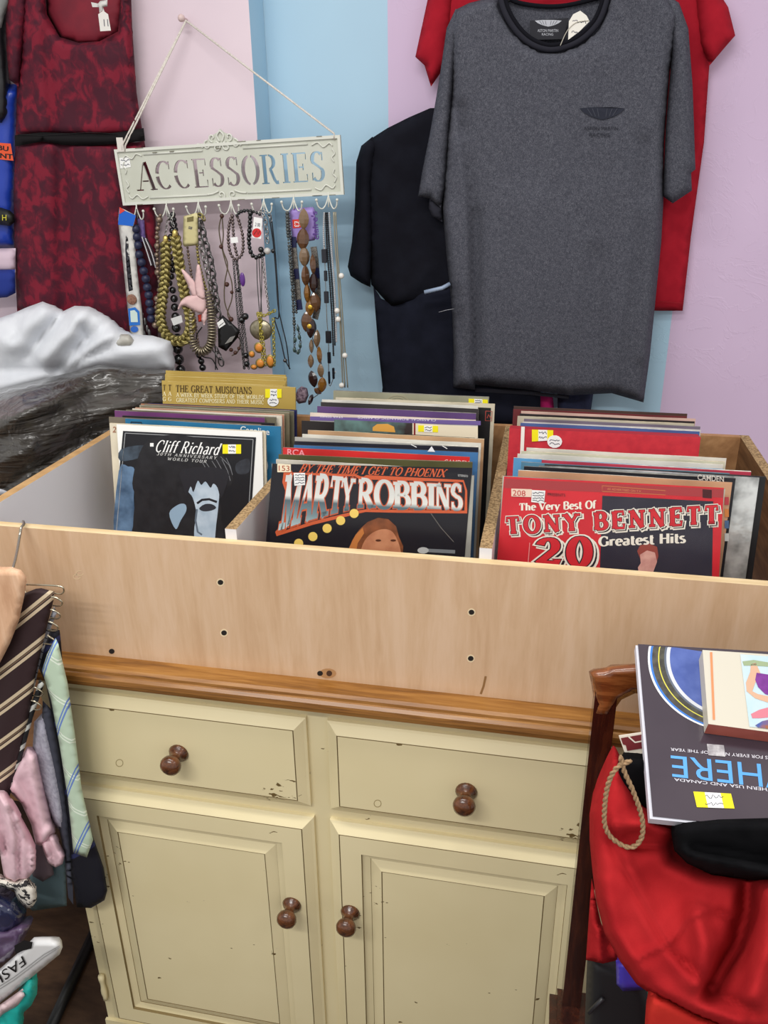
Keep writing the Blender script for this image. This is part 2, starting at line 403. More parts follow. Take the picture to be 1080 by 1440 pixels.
def glyph_polys(s, thick, thin, serif, gap=0.06, slant=0.0, grow=0.0):
    out = []; x0 = 0.0
    for ch in s:
        adv, strokes = GL.get(ch, GL[' '])
        for pts, wk, sf in strokes:
            k = len(pts); L = []; R_ = []
            closed = k > 4 and math.hypot(pts[0][0]-pts[-1][0], pts[0][1]-pts[-1][1]) < 1e-6
            for i, (x, y) in enumerate(pts):
                a = pts[i-1] if i else (pts[-2] if closed else pts[0]); b = pts[i+1] if i < k-1 else (pts[1] if closed else pts[-1])
                dx, dy = b[0]-a[0], b[1]-a[1]; l = math.hypot(dx, dy) or 1; dx /= l; dy /= l
                w = thick if wk == K else thin if wk == T_ else thin+(thick-thin)*abs(dy)**1.6
                w += grow; L.append((x-dy*w/2, y+dx*w/2)); R_.append((x+dy*w/2, y-dx*w/2))
            if grow and not closed:
                for lst in (L, R_):
                    for e_, o_ in ((0, 1), (-1, -2)):
                        dx, dy = pts[e_][0]-pts[o_][0], pts[e_][1]-pts[o_][1]; l = math.hypot(dx, dy) or 1
                        lst[e_] = (lst[e_][0]+dx/l*grow/2, lst[e_][1]+dy/l*grow/2)
            out.append([(x0+x, y) for x, y in L]+[(x0+x, y) for x, y in reversed(R_)])
            if serif:
                for e_, flag in ((0, 'a'), (-1, 'z')):
                    if flag in sf:
                        x, y = pts[e_]; y = min(max(y, thin/2), 10); h = (thin+grow)/2; q = serif/2+grow/2
                        yy = y-thin/2 if y > 0.5 else y
                        out.append([(x0+x-q, yy-h), (x0+x+q, yy-h), (x0+x+q, yy+h), (x0+x-q, yy+h)])
        x0 += adv+gap
    W_ = x0-gap
    return [[((x+slant*y)/W_, y) for x, y in p] for p in out]
def quadmap(q):
    (ax, ay), (bx, by), (cx, cy), (dx, dy) = q    # TL TR BL BR in pixels
    def f_(u, v):
        tx, ty = ax+(bx-ax)*u, ay+(by-ay)*u; lx, ly = cx+(dx-cx)*u, cy+(dy-cy)*u
        return lx+(tx-lx)*v, ly+(ty-ly)*v
    return f_
def serif_print(name, s, q, pl, d, m, parent, thick=.17, thin=.06, serif=.30, gap=.06, slant=0, grow=0, dx=0, dy=0):
    f_ = q if callable(q) else quadmap(q); V = []; FS = []
    for pi, p in enumerate(glyph_polys(s, thick, thin, serif, gap, slant, grow)):
        n = len(p)//2; b = len(V)
        for (u, v) in p:
            x, y = f_(u, v); V.append(pl.hit(x+dx, y+dy, d+pi*2e-7))
        for i in range(n-1): FS.append((b+i, b+i+1, b+2*n-2-i, b+2*n-1-i))
    return mk(name, V, FS, m, parent)
def sans_print(name, s, q, pl, d, m, parent, bold=0.0, shear=0.0, space=1.0):
    f_ = q if callable(q) else quadmap(q)
    cu = bpy.data.curves.new('t', 'FONT'); cu.body = s; cu.size = 1; cu.offset = bold; cu.shear = shear; cu.space_character = space
    cu.resolution_u = 3
    ob = bpy.data.objects.new('t', cu); COL.objects.link(ob)
    dg = bpy.context.evaluated_depsgraph_get(); me = bpy.data.meshes.new_from_object(ob.evaluated_get(dg))
    vs = [v.co.copy() for v in me.vertices]; fs = [tuple(p.vertices) for p in me.polygons]
    bpy.data.objects.remove(ob); bpy.data.curves.remove(cu); bpy.data.meshes.remove(me)
    if not vs: return None
    x0 = min(v.x for v in vs); x1 = max(v.x for v in vs); y0 = min(v.y for v in vs); y1 = max(v.y for v in vs)
    V = []
    for v in vs:
        x, y = f_((v.x-x0)/(x1-x0), (v.y-y0)/(y1-y0)); V.append(pl.hit(x, y, d))
    return mk(name, V, fs, m, parent)
M_BLACK = mat((20, 20, 22), 0.6); M_WHITE = mat((238, 238, 236), 0.6); M_YELLOW = mat((240, 226, 20), 0.5); M_INK = mat((60, 62, 80), 0.7)
def scribble(parent, x0, y0, x1, y1, pl, d, rows=2, m=None):
    random.seed(int(x0*7+y0)); h = (y1-y0)/rows
    for r_ in range(rows):
        pts = [(x0+(x1-x0)*i/12, y0+h*(r_+.5)+(random.random()-.5)*h*.6) for i in range(13)]
        strip('handwriting', pts, 0.9, pl, d, m or M_INK, parent)
def price_sticker(parent, quad, pl, d=0.0008):
    """yellow sticker with a white middle: quad TL TR BR BL in pixels"""
    a, b, c, e = quad
    st = patch('price_sticker', [a, b, c, e], pl, d, M_YELLOW, parent, 0.0003)
    L = lambda p, q, t: (p[0]+(q[0]-p[0])*t, p[1]+(q[1]-p[1])*t)
    w = [L(a, b, .3), L(a, b, .72), L(e, c, .72), L(e, c, .3)]
    patch('sticker_centre', w, pl, d+0.0004, M_WHITE, st, 0.0002)
    scribble(st, w[0][0]+1, w[0][1]+1, w[2][0]-1, w[2][1]-1, pl, d+0.0008)
    return st

# ================================================================== SETTING
YW, YP, ZF = 1.05, 0.95, -0.10
def wall_paint():
    m, nt, b = base('striped_wall_paint', 0.55)
    tc = nd(nt, 'ShaderNodeNewGeometry'); sp = nd(nt, 'ShaderNodeSeparateXYZ'); nt.links.new(tc.outputs['Position'], sp.inputs[0])
    mr = nd(nt, 'ShaderNodeMapRange'); mr.inputs[1].default_value = -2.0; mr.inputs[2].default_value = 2.0
    nt.links.new(sp.outputs[0], mr.inputs[0])
    P_ = lambda x: (x+2.0)/4.0
    lil, blu = (214, 190, 218), (178, 212, 232)
    c = ramp(nt, mr.outputs[0], [(0, lil), (P_(-0.40), blu), (P_(-0.064), lil), (P_(0.27), blu), (P_(0.617), lil)], 'CONSTANT')
    n1 = noi(nt, tc.outputs['Position'], 2.2, 3)
    hs = nd(nt, 'ShaderNodeMix', data_type='RGBA', blend_type='MULTIPLY'); hs.inputs[0].default_value = 0.5
    nt.links.new(c, hs.inputs[6]); nt.links.new(ramp(nt, n1, [(0.3, (236, 234, 236)), (0.7, (255, 255, 255))]), hs.inputs[7])
    nt.links.new(hs.outputs[2], b.inputs['Base Color'])
    # peeling paint: ridges of a distorted noise, only in patches
    n2 = noi(nt, tc.outputs['Position'], 9, 5, 0.6, 1.2); g = noi(nt, tc.outputs['Position'], 2.6, 2)
    r2 = ramp(nt, n2, [(0.49, (0, 0, 0)), (0.5, (255, 255, 255)), (0.53, (60, 60, 60))])
    r3 = ramp(nt, g, [(0.52, (0, 0, 0)), (0.6, (255, 255, 255))])
    ml = nd(nt, 'ShaderNodeMath', operation='MULTIPLY'); nt.links.new(r2, ml.inputs[0]); nt.links.new(r3, ml.inputs[1])
    addbump(nt, b, ml.outputs[0], 0.15, 0.004)
    return m
M_WALL = wall_paint()
M_PINKWALL = mat((226, 208, 216), 0.55, c2=(218, 200, 210), scale=3, bump=0.1, bscale=20)
M_BLUEWALL = mat((178, 212, 232), 0.55, c2=(170, 206, 228), scale=3, bump=0.1, bscale=20)
M_FLOOR = wood_mat('brown_floor', (48, 34, 26), (66, 48, 36), (84, 62, 46), (1.2, 4, 1), 4, 0.45)
box('wall_back', (-2.4, YW, ZF), (2.4, YW+0.12, 2.9), M_WALL, kind='structure')
q = MB(); q.box((-2.4, YP, ZF), (-0.352, YW-0.001, 2.9)); q.m = [0, 0, 0, 1, 0, 0]
q.build('wall_left', [M_PINKWALL, M_BLUEWALL], kind='structure')
box('floor', (-2.4, -2.6, ZF-0.05), (2.4, YW+0.12, ZF), M_FLOOR, kind='structure')

# ================================================================== SIDEBOARD
sb = empty('sideboard', (0.02, 0.25, ZF), 'cream painted pine sideboard with two drawers and two doors under the record bin', 'sideboard')
XL, XR = -0.478, 0.506
def panel(name, x0, x1, z0, z1, prof, m, parent):
    """front built of nested rectangles: prof = [(inset, y), ...]"""
    V = []; FS = []; fm = []
    for (i, y) in prof: V += [(x0+i, y, z0+i), (x1-i, y, z0+i), (x1-i, y, z1-i), (x0+i, y, z1-i)]
    for k in range(len(prof)-1):
        for j in range(4):
            a = k*4+j; b = k*4+(j+1) % 4; FS.append((a, b, b+4, a+4))
            fm.append(1 if abs(prof[k+1][0]-prof[k][0]) < 0.0016 and k > 1 else 0)
    n = (len(prof)-1)*4; FS.append((n, n+1, n+2, n+3)); fm.append(0); FS.append((3, 2, 1, 0)); fm.append(0)
    return mk(name, V, FS, [m, M_CREAMLINE], parent, fm=fm)
q = MB()
q.box((XL, 0.0, ZF), (XR, 0.02, 0.82)); q.box((XL, 0.02, ZF+0.05), (XL+0.018, 0.5, 0.82)); q.box((XR-0.018, 0.02, ZF+0.05), (XR, 0.5, 0.82)); q.box((XL, 0.49, ZF+0.05), (XR, 0.5, 0.82)); q.box((XL+.018, 0.02, ZF+.05), (XR-.018, 0.49, ZF+.07))
q.build('carcass', M_CREAM, sb)
# moulded pine top: profile in y,z swept along x
prof = [(0.52, 0.822), (-0.010, 0.822), (-0.022, 0.8235), (-0.031, 0.829), (-0.034, 0.838), (-0.033, 0.846), (-0.029, 0.8505), (-0.0265, 0.8515), (-0.026, 0.8565), (-0.021, 0.860), (0.52, 0.860)]
V = [(x, y, z) for x in (XL-0.03, XR+0.03) for (y, z) in prof]; n = len(prof)
FS = [(i, n+i, n+(i+1) % n, (i+1) % n) for i in range(n)]+[tuple(range(n)), tuple(range(2*n-1, n-1, -1))]
fixn(mk('pine_top', V, FS, M_PINE, sb))
DP = [(0, 0.0), (0, -0.007), (0.004, -0.009), (0.018, -0.019), (0.0188, -0.0175), (0.0198, -0.0190)]
OP = DP+[(0.056, -0.0190), (0.0565, -0.0135), (0.062, -0.0120), (0.070, -0.0105), (0.0706, -0.0095), (0.073, -0.0105), (0.090, -0.0165), (0.0907, -0.0150), (0.0917, -0.0160)]
M_PEG = mat((150, 132, 88), 0.6)
KN = [(0, 0.0165), (0.003, 0.0175), (0.007, 0.015), (0.011, 0.0095), (0.017, 0.0085), (0.022, 0.0115), (0.028, 0.0165), (0.034, 0.0180), (0.040, 0.0160), (0.044, 0.0105), (0.0455, 0.0045), (0.0457, 0.0005)]
def knob(px, py, y, parent):
    p = at(px, py, y); q = MB(); q.lathe(p, (0, -1, 0), KN, 20); return q.build('knob', M_KNOB, parent, True)
for (x0, x1, kx, ky, gx, gy) in ((-0.457, 0.0, 252, 1058, 168, 1073), (0.035, 0.486, 656, 1112, 531, 1130)):
    d_ = panel('drawer', x0, x1, 0.616, 0.797, DP, M_CREAM, sb); knob(kx, ky, -0.018, d_)
    pl = Plane((0, -0.0190, 0), (0, -1, 0)); c_ = disc(gx, gy, 5, 5, 14); strip('plug_outline', c_+[c_[0]], 0.9, pl, 0.0002, M_PEG, d_)
for (x0, x1, kx, ky) in ((-0.457, 0.004, 411, 1271), (0.032, 0.486, 493, 1282)):
    d_ = panel('door', x0, x1, -0.03, 0.592, OP, M_CREAM, sb); knob(kx, ky, -0.018, d_)
for zz in (0.02, 0.42):
    tubeobj('hinge', [(XL+0.008, -0.006, zz+0.01*i) for i in range(8)], [0.005, .005, .0065, .0065, .005, .005, .0065, .0065], M_CREAM, sb, 8)
box('plinth_strip', (XL-0.004, -0.006, ZF), (XR+0.004, 0.0, -0.045), M_CREAM, sb)

# ================================================================== RECORD BIN
ZB, ZT, BX0, BX1 = 0.86, 1.087, -0.549, 0.745
bn = empty('record_bin', (0.1, 0.3, ZB), 'large plywood record bin with three compartments on the sideboard', 'record bin')
q = MB(); q.box((BX0-0.02, 0.013, ZB), (BX1+0.02, 0.029, ZT)); q.m = [0, 1, 0, 0, 0, 0]
fb = q.build('front_board', [M_PLY, M_PLYE], bn)
M_HOLE = mat((28, 22, 18), 0.8); M_HOLER = mat((226, 205, 168), 0.8)
plb = Plane((0, 0.013, 0), (0, -1, 0))
for hx, hy in ((310, 819), (315, 890), (157, 916), (450, 947), (663, 861), (662, 926)):
    if hx not in (157, 450): patch('hole_rim', disc(hx, hy, 5.6), plb, 0.0, M_HOLER, fb, 0.0002)
    patch('screw_hole', disc(hx, hy, 4.0, 3.6), plb, 0.0003, M_HOLE, fb, 0.0002)
patch('knot', disc(461, 947, 12, 7), plb, 0, mat((176, 132, 88), .6), fb, 0.0002); patch('knot', disc(463, 947, 4), plb, 0.0003, mat((70, 44, 26), .8), fb, 0.0002)
strip('scratch', [(683, 951), (680, 965), (676, 976)], 3, plb, 0.0003, mat((140, 104, 62), .8), fb)
for cx, cy in ((112, 806), (108, 811)): strip('scratch', disc(cx, cy, 5, 3.4, 10, 0, 300), 0.9, plb, 0.0003, mat((224, 200, 160), .7), fb)
q = MB(); q.box((BX0, 0.029, ZB), (BX0+0.018, 0.64, 1.104)); q.m = [0, 1, 0, 0, 0, 0]
q.build('side_board', [M_MELA, mat((190, 152, 102), .6, c2=(170, 132, 84), scale=50)], bn)
q = MB(); q.box((BX1-0.018, 0.029, ZB), (BX1, 0.64, 1.104)); q.m = [0, 1, 0, 0, 0, 0]
q.build('side_board', [M_DARKWOOD, M_CHIP], bn)
for xd in (-0.114, 0.273):
    q = MB(); q.box((xd-0.009, 0.029, ZB+0.012), (xd+0.009, 0.624, 1.104)); q.m = [0, 1, 0, 0, 0, 0]
    q.build('divider', [M_MELA, M_CHIP], bn)
box('back_board', (BX0+0.018, 0.625, ZB), (BX1-0.018, 0.64, 1.104), wood_mat('hardboard', (150, 108, 70), (170, 126, 84), (186, 142, 98), (2, 2, 2), 8, .6), bn)
box('base_board', (BX0+0.018, 0.029, ZB), (BX1-0.018, 0.625, ZB+0.012), M_MELA, bn)

# ================================================================== RECORDS
LEAN = math.radians(8.5); UP = Vector((0, math.sin(LEAN), math.cos(LEAN))); NRM = Vector((0, -math.cos(LEAN), math.sin(LEAN)))
M_EDGE = {k: mat(c, 0.8, c2=tuple(int(v*.8) for v in c), scale=90, stretch=(1, 3, 3)) for k, c in dict(w=(226, 220, 205), c=(214, 200, 168), g=(150, 146, 136), k=(50, 46, 44), b=(130, 112, 88)).items()}
class Rec: pass
def sleeve(parent, x0, w, yt, h, th, cov, edge, name='record_sleeve', seed=0, dyr=0.0, **kw):
    """leaning cardboard sleeve, faintly bowed and worn; yt = y of its front face at the top edge"""
    z0 = ZB+0.0125+max(0, th*math.sin(LEAN))*0; rnd = random.Random(seed)
    o = Vector((x0, yt-h*math.sin(LEAN), z0)); nx, nz = 4, 4; V = []
    for s_ in (0, 1):
        for j in range(nz+1):
            for i in range(nx+1):
                u, v = i/nx, j/nz; bow = 0.0 if th < 0.0035 else 0.0006*math.sin(math.pi*u)*math.sin(math.pi*v)
                wear = (rnd.random()-.5)*0.0012 if j == nz else 0
                V.append(o+Vector((u*w, u*dyr, 0))+UP*(v*h+wear)+NRM*((bow if s_ == 0 else -th)))
    idx = lambda s_, i, j: s_*(nx+1)*(nz+1)+j*(nx+1)+i
    FS = []; fm = []
    for j in range(nz):
        for i in range(nx):
            FS.append((idx(0, i, j), idx(0, i+1, j), idx(0, i+1, j+1), idx(0, i, j+1))); fm.append(0)
    FS.append((idx(1, 0, 0), idx(1, 0, nz), idx(1, nx, nz), idx(1, nx, 0))); fm.append(0)
    FS[-1] = tuple([idx(1, i, 0) for i in range(nx, -1, -1)]+[idx(1, 0, j) for j in range(1, nz+1)]+[idx(1, i, nz) for i in range(1, nx+1)]+[idx(1, nx, j) for j in range(nz-1, 0, -1)])
    for i in range(nx):
        FS.append((idx(0, i, nz), idx(0, i+1, nz), idx(1, i+1, nz), idx(1, i, nz))); fm.append(1)
        FS.append((idx(1, i, 0), idx(1, i+1, 0), idx(0, i+1, 0), idx(0, i, 0))); fm.append(1)
    for j in range(nz):
        FS.append((idx(0, 0, j), idx(0, 0, j+1), idx(1, 0, j+1), idx(1, 0, j))); fm.append(1)
        FS.append((idx(0, nx, j+1), idx(0, nx, j), idx(1, nx, j), idx(1, nx, j+1))); fm.append(1)
    return mk(name, V, FS, [cov, edge], parent, False, fm, **kw)
def C(*c): return mat(c, 0.4, c2=tuple(int(v*.88) for v in c), scale=14)
def stack(rows, ztop, h, group, xlo, xhi, ymax):
    """rows front to back: (name, tlx, tly, trx, w, thickness, cover, edge, label, builder)"""
    out = []; last = lastr = -1
    for k, (nm, tx, ty, rx, w, th, cov, ed, lab, fn) in enumerate(rows):
        p = atz(tx, ty, ztop); y = p.y
        yr = y if rx is None else atz(at(tx, ty, y).x and rx[0], rx[1], ztop).y
        y = max(y, last+0.0006); yr = max(y if rx is None else yr, lastr+0.0006)
        last = y+th/math.cos(LEAN)+0.0004; lastr = yr+th/math.cos(LEAN)+0.0004; dyr = yr-y
        if nm == 'box_set': last += 0.001
        pl_ = at(tx, ty, y); x0 = pl_.x
        x0 = min(max(x0, xlo), xhi-w)
        R_ = Rec(); R_.pl = Plane(Vector((x0, y-h*math.sin(LEAN), ZB+0.0125)), Vector((w, dyr, 0)).cross(UP)); R_.x0 = x0; R_.w = w; R_.y = y; R_.h = h; R_.th = th
        if fn:
            e = empty(nm, (x0+w/2, y-h*math.sin(LEAN), ZB+0.0125), lab, 'record', group)
            sleeve(e, x0, w, y, h, th, cov, ed, 'sleeve', k, dyr); fn(e, R_)
        else:
            sleeve(None, x0, w, y, h, th, cov, ed, nm, k, dyr, label=lab, cat='record', group=group)
        out.append(R_)
    return out
M_PLASTIC = bpy.data.materials.new('clear_plastic'); M_PLASTIC.use_nodes = True
_nt = M_PLASTIC.node_tree; _b = _nt.nodes['Principled BSDF']; _b.inputs['Base Color'].default_value = rgb((90, 92, 90)); _b.inputs['Roughness'].default_value = 0.12
_tr = _nt.nodes.new('ShaderNodeBsdfTransparent'); _mx = _nt.nodes.new('ShaderNodeMixShader'); _mx.inputs[0].default_value = 0.06
_nt.links.new(_tr.outputs[0], _mx.inputs[1]); _nt.links.new(_b.outputs[0], _mx.inputs[2]); _nt.links.new(_mx.outputs[0], _nt.nodes['Material Output'].inputs['Surface'])
def plastic_cover(e, R_, mg=0.004, d=0.0022):
    o = R_.pl.p; q = MB()
    a = [o+Vector((-mg, 0, 0))+NRM*d, o+Vector((R_.w+mg, 0, 0))+NRM*d, o+Vector((R_.w+mg, 0, 0))+UP*(R_.h+mg)+NRM*d, o+Vector((-mg, 0, 0))+UP*(R_.h+mg)+NRM*d]
    q.add(a, [(0, 1, 2, 3)]); q.build('plastic_cover', M_PLASTIC, e)

# ---- prints of the three front sleeves
def print_black_portrait(e, R_):
    pl = R_.pl; m_blk = mat((24, 25, 30), .35); m_w = mat((236, 236, 234), .35)
    patch('cover_print', [(173, 606), (360, 615), (350, 775), (158, 765)], pl, 0.0007, m_blk, e, 0.0001)
    for a in ([(176, 609), (356, 618)], [(176, 609), (162, 765)], [(356, 618), (346, 775)]): strip('border_line', a, 1.0, pl, 0.0011, mat((150, 152, 154), .4), e)
    blu = mat((98, 126, 156), .4, c2=(58, 80, 106), scale=30)
    patch('print_patch', [(167, 662), (180, 656), (190, 662), (188, 700), (190, 730), (186, 764), (160, 762)], pl, 0.0010, blu, e, 0.0001, 3)
    patch('print_patch', [(170, 632), (200, 626), (216, 632), (196, 644), (169, 648)], pl, 0.0010, mat((70, 84, 98), .4, c2=(36, 42, 50), scale=40), e, 0.0001, 3)
    patch('print_patch', [(332, 652), (350, 645), (350, 664), (334, 666)], pl, 0.0010, mat((58, 62, 70), .4, c2=(32, 34, 40), scale=40), e, 0.0001, 3)
    hair = [(205, 622), (232, 612), (270, 614), (300, 625), (318, 645), (328, 668), (324, 684), (312, 684), (310, 706), (306, 780), (192, 775), (187, 740), (190, 700), (186, 680), (192, 650)]
    patch('print_hair', hair, pl, 0.0012, mat((34, 34, 38), .4, c2=(24, 24, 28), scale=60), e, 0.0001, 3)
    fc = mat((186, 200, 212), .4, c2=(160, 178, 194), scale=40)
    patch('print_face', [(263, 676), (274, 669), (290, 668), (301, 675), (308, 690), (307, 712), (304, 738), (298, 780), (277, 780), (273, 748), (276, 722), (271, 700), (264, 690)], pl, 0.0014, fc, e, 0.0001, 4)
    patch('print_face', [(238, 722), (250, 710), (260, 709), (262, 718), (254, 732), (247, 744)], pl, 0.0014, mat((140, 164, 184), .4), e, 0.0001, 4)
    dk = mat((34, 34, 40), .4)
    patch('print_fringe', [(256, 660), (318, 660), (316, 690), (310, 700), (306, 686), (300, 680), (296, 686), (289, 677), (283, 682), (278, 676), (272, 692), (268, 684), (262, 698), (258, 684)], pl, 0.0016, dk, e, 0.0001, 3)
    patch('print_eye', [(280, 715), (288, 709), (298, 709), (304, 714), (297, 718), (286, 719)], pl, 0.0016, mat((44, 46, 54), .4), e, 0.0001, 3)
    strip('print_brow', [(277, 708), (284, 703), (294, 702), (305, 706)], 3.2, pl, 0.0017, dk, e)
    strip('print_shadow', [(277, 716), (275, 732), (278, 748), (284, 752)], 2.6, pl, 0.0017, mat((96, 108, 122), .4), e)
    for a in ([(318, 644), (324, 656), (327, 668)], [(312, 646), (320, 662), (324, 676)], [(304, 646), (314, 664), (318, 682)], [(298, 648), (308, 664), (312, 678)], [(288, 648), (296, 660), (303, 668)], [(320, 676), (314, 684), (309, 688)], [(310, 642), (322, 654), (326, 664)], [(282, 646), (288, 656), (291, 664)]):
        strip('print_highlight', a, 0.9, pl, 0.0016, mat((112, 114, 118), .4), e)
    patch('print_mark', [(211, 623), (216, 623), (216, 628), (211, 628)], pl, 0.0019, m_w, e, 0.0001)
    serif_print('lettering', 'Cliff Richard', [(221, 619), (311, 624), (217, 635), (307, 640)], pl, 0.0020, m_w, e, .15, .07, .2, .05, .18)
    serif_print('lettering', '30TH ANNIVERSARY', [(221, 636), (305, 642), (220, 640), (304, 646)], pl, 0.0020, mat((180, 180, 178), .4), e, .2, .12, .2, .3, .1)
    serif_print('lettering', 'WORLD TOUR', [(236, 643), (291, 647), (235, 647), (290, 651)], pl, 0.0020, mat((180, 180, 178), .4), e, .2, .12, .2, .3, .1)
    price_sticker(e, [(313, 625), (339, 625), (339, 638), (313, 638)], pl, 0.0018)
def print_cream_number(e, R_):
    sans_print('lettering', '2', [(159, 600), (164, 600), (158, 608), (163, 608)], R_.pl, 0.0009, mat((150, 90, 60), .6), e)
def print_blue_sleeve(e, R_):
    pl = R_.pl; w = mat((222, 226, 226), .5)
    sans_print('lettering', 'Caroline', [(338, 599), (379, 603), (338, 608), (379, 612)], pl, 0.0009, w, e, .01)
    sans_print('lettering', 'R', [(368, 630), (373, 630), (368, 645), (373, 645)], pl, 0.0009, w, e)
    strip('print_ring', disc(362, 655, 14, 14, 18)+[(376, 655)], 2, pl, 0.0009, w, e)
    strip('logo_frame', [(184, 596), (184, 593.5), (199, 594), (199, 597)], 1.2, pl, 0.0009, M_BLACK, e)
def print_gold(e, R_):
    pl = R_.pl; w = mat((240, 232, 190), .5)
    serif_print('lettering', 'THE GREAT MUSICIANS', [(247, 541.5), (354, 544.5), (247, 551), (354, 554)], pl, 0.0010, mat((74, 54, 20), .5), e, .16, .07, .26)
    serif_print('lettering', 'A WEEK BY WEEK STUDY OF THE WORLDS', [(248, 552.5), (371, 556), (248, 558), (371, 561.5)], pl, 0.0010, w, e, .16, .09, .26)
    serif_print('lettering', 'GREATEST COMPOSERS AND THEIR MUSIC', [(248, 559.8), (371, 563), (248, 565.3), (371, 568.5)], pl, 0.0010, w, e, .16, .09, .26)
    price_sticker(e, [(373, 547), (396, 547), (396, 559.5), (373, 559.5)], pl, 0.0010)
    patch('round_sticker', disc(384, 564.5, 8, 7), pl, 0.0016, M_WHITE, e, 0.0002); scribble(e, 379, 560, 389, 569, pl, 0.0020)
def gold_letters(x):
    def f_(e, R_):
        pl = R_.pl
        serif_print('lettering', 'T', [(x, 541), (x+4.5, 541), (x, 549), (x+4.5, 549)], pl, 0.0008, mat((74, 54, 20), .5), e)
        serif_print('lettering', 'A', [(x, 551), (x+4.5, 551), (x, 556.5), (x+4.5, 556.5)], pl, 0.0008, mat((240, 232, 190), .5), e)
        serif_print('lettering', 'G', [(x, 558.5), (x+4.5, 558.5), (x, 564), (x+4.5, 564)], pl, 0.0008, mat((240, 232, 190), .5), e)
    return f_
GOLD = mat((186, 158, 80), .45, c2=(174, 146, 70), scale=10); GE = mat((214, 196, 132), .7, c2=(176, 152, 86), scale=120, stretch=(.3, 3, 3))
gL, gM, gR = 'records in the left compartment', 'records in the middle compartment', 'records in the right compartment'
LX0, LX1 = -0.528, -0.126
left = [
 ('record_sleeve', 164, 597, None, .283, .004, mat((236, 236, 232), .4), M_EDGE['w'], 'black portrait sleeve with white border and silver italic title, front of its compartment', print_black_portrait),
 ('record_sleeve', 154, 595, None, .305, .004, C(222, 212, 188), M_EDGE['c'], 'cream sleeve numbered two just behind the white-bordered portrait sleeve', print_cream_number),
 ('record_sleeve', 176, 589, None, .308, .004, C(40, 116, 158), M_EDGE['g'], 'teal blue sleeve with white lettering behind the white-bordered portrait sleeve', print_blue_sleeve),
 ('record_sleeve', 153, 586, None, .305, .004, C(118, 108, 92), M_EDGE['b'], 'grey-brown sleeve directly behind the teal blue one', None),
 ('record_sleeve', 172, 584.5, None, .305, .003, C(34, 30, 36), M_EDGE['k'], 'black sleeve directly in front of the plum purple one', None),
 ('record_sleeve', 161, 577.5, None, .308, .004, C(112, 58, 112), M_EDGE['g'], 'plum purple sleeve in the same compartment as the white-bordered portrait', None),
 ('record_sleeve', 177, 576.5, None, .308, .003, C(112, 106, 88), M_EDGE['g'], 'dull olive-grey sleeve directly behind the plum purple one', None),
 ('record_sleeve', 186, 574.5, None, .308, .003, C(226, 218, 200), M_EDGE['w'], 'off-white sleeve second behind the plum purple one', None),
 ('record_sleeve', 190, 573, None, .308, .003, C(196, 140, 116), M_EDGE['c'], 'salmon pink edged sleeve third behind the plum purple one', None),
 ('record_sleeve', 198, 571.5, None, .308, .003, C(120, 112, 90), M_EDGE['b'], 'khaki sleeve fourth behind the plum purple one', None),
 ('record_sleeve', 196, 570, None, .312, .003, C(150, 150, 130), M_EDGE['g'], 'grey-green sleeve fifth behind the plum purple one', None),
 ('record_sleeve', 203, 568.7, None, .312, .003, C(108, 104, 84), M_EDGE['g'], 'moss green sleeve sixth behind the plum purple one', None),
 ('record_sleeve', 198, 567.6, None, .312, .003, C(176, 122, 92), M_EDGE['b'], 'terracotta edged sleeve seventh behind the plum purple one', None),
 ('record_sleeve', 208, 566.8, None, .312, .003, C(38, 40, 86), M_EDGE['k'], 'navy sleeve last before the gold music folders', None),
]
stack(left, 1.172, .303, gL, LX0, LX1, .6)
gold = [
 ('music_folder', 242.6, 538.5, None, .272, .005, GOLD, GE, 'gold music folder with brown and white title and yellow sticker, foremost of its set', print_gold),
 ('music_folder', 235.4, 537.5, None, .272, .004, GOLD, GE, 'gold music folder directly behind the yellow-stickered one', gold_letters(236.5)),
 ('music_folder', 227.5, 536, None, .272, .004, GOLD, GE, 'gold music folder second behind the yellow-stickered one', gold_letters(228.8)),
 ('music_folder', 232, 532.5, None, .272, .004, GOLD, GE, 'gold music folder third behind the yellow-stickered one', None),
 ('music_folder', 235, 529.5, None, .272, .004, GOLD, GE, 'gold music folder fourth behind the yellow-stickered one', None),
 ('music_folder', 232, 527, None, .276, .004, GOLD, GE, 'gold music folder fifth behind the yellow-stickered one', None),
 ('music_folder', 236, 524.5, None, .276, .004, GOLD, GE, 'gold music folder sixth behind the yellow-stickered one', None),
 ('music_folder', 233, 521.5, None, .282, .004, GOLD, GE, 'gold music folder at the very back of its set', None),
]
stack(gold, 1.186, .318, 'gold music folders', LX0, LX1, .62)

def warp(top, bot):
    def ev(c, u):
        n = len(c)-1; k = min(int(u*n), n-1); t = u*n-k
        return c[k][0]+(c[k+1][0]-c[k][0])*t, c[k][1]+(c[k+1][1]-c[k][1])*t
    def f_(u, v):
        u = min(max(u, -.05), 1.05); a = ev(top, min(max(u, 0), 1)); b = ev(bot, min(max(u, 0), 1)); return b[0]+(a[0]-b[0])*v+(u-min(max(u, 0), 1))*260, b[1]+(a[1]-b[1])*v
    return f_
def chrome():
    m, nt, b = base('chrome_print', .3)
    tc = nd(nt, 'ShaderNodeTexCoord'); sp = nd(nt, 'ShaderNodeSeparateXYZ'); nt.links.new(tc.outputs['Generated'], sp.inputs[0])
    nt.links.new(ramp(nt, sp.outputs[2], [(0, (196, 214, 214)), (.30, (120, 142, 148)), (.52, (84, 104, 112)), (.60, (226, 226, 220)), (1, (206, 206, 202))]), b.inputs['Base Color'])
    return m
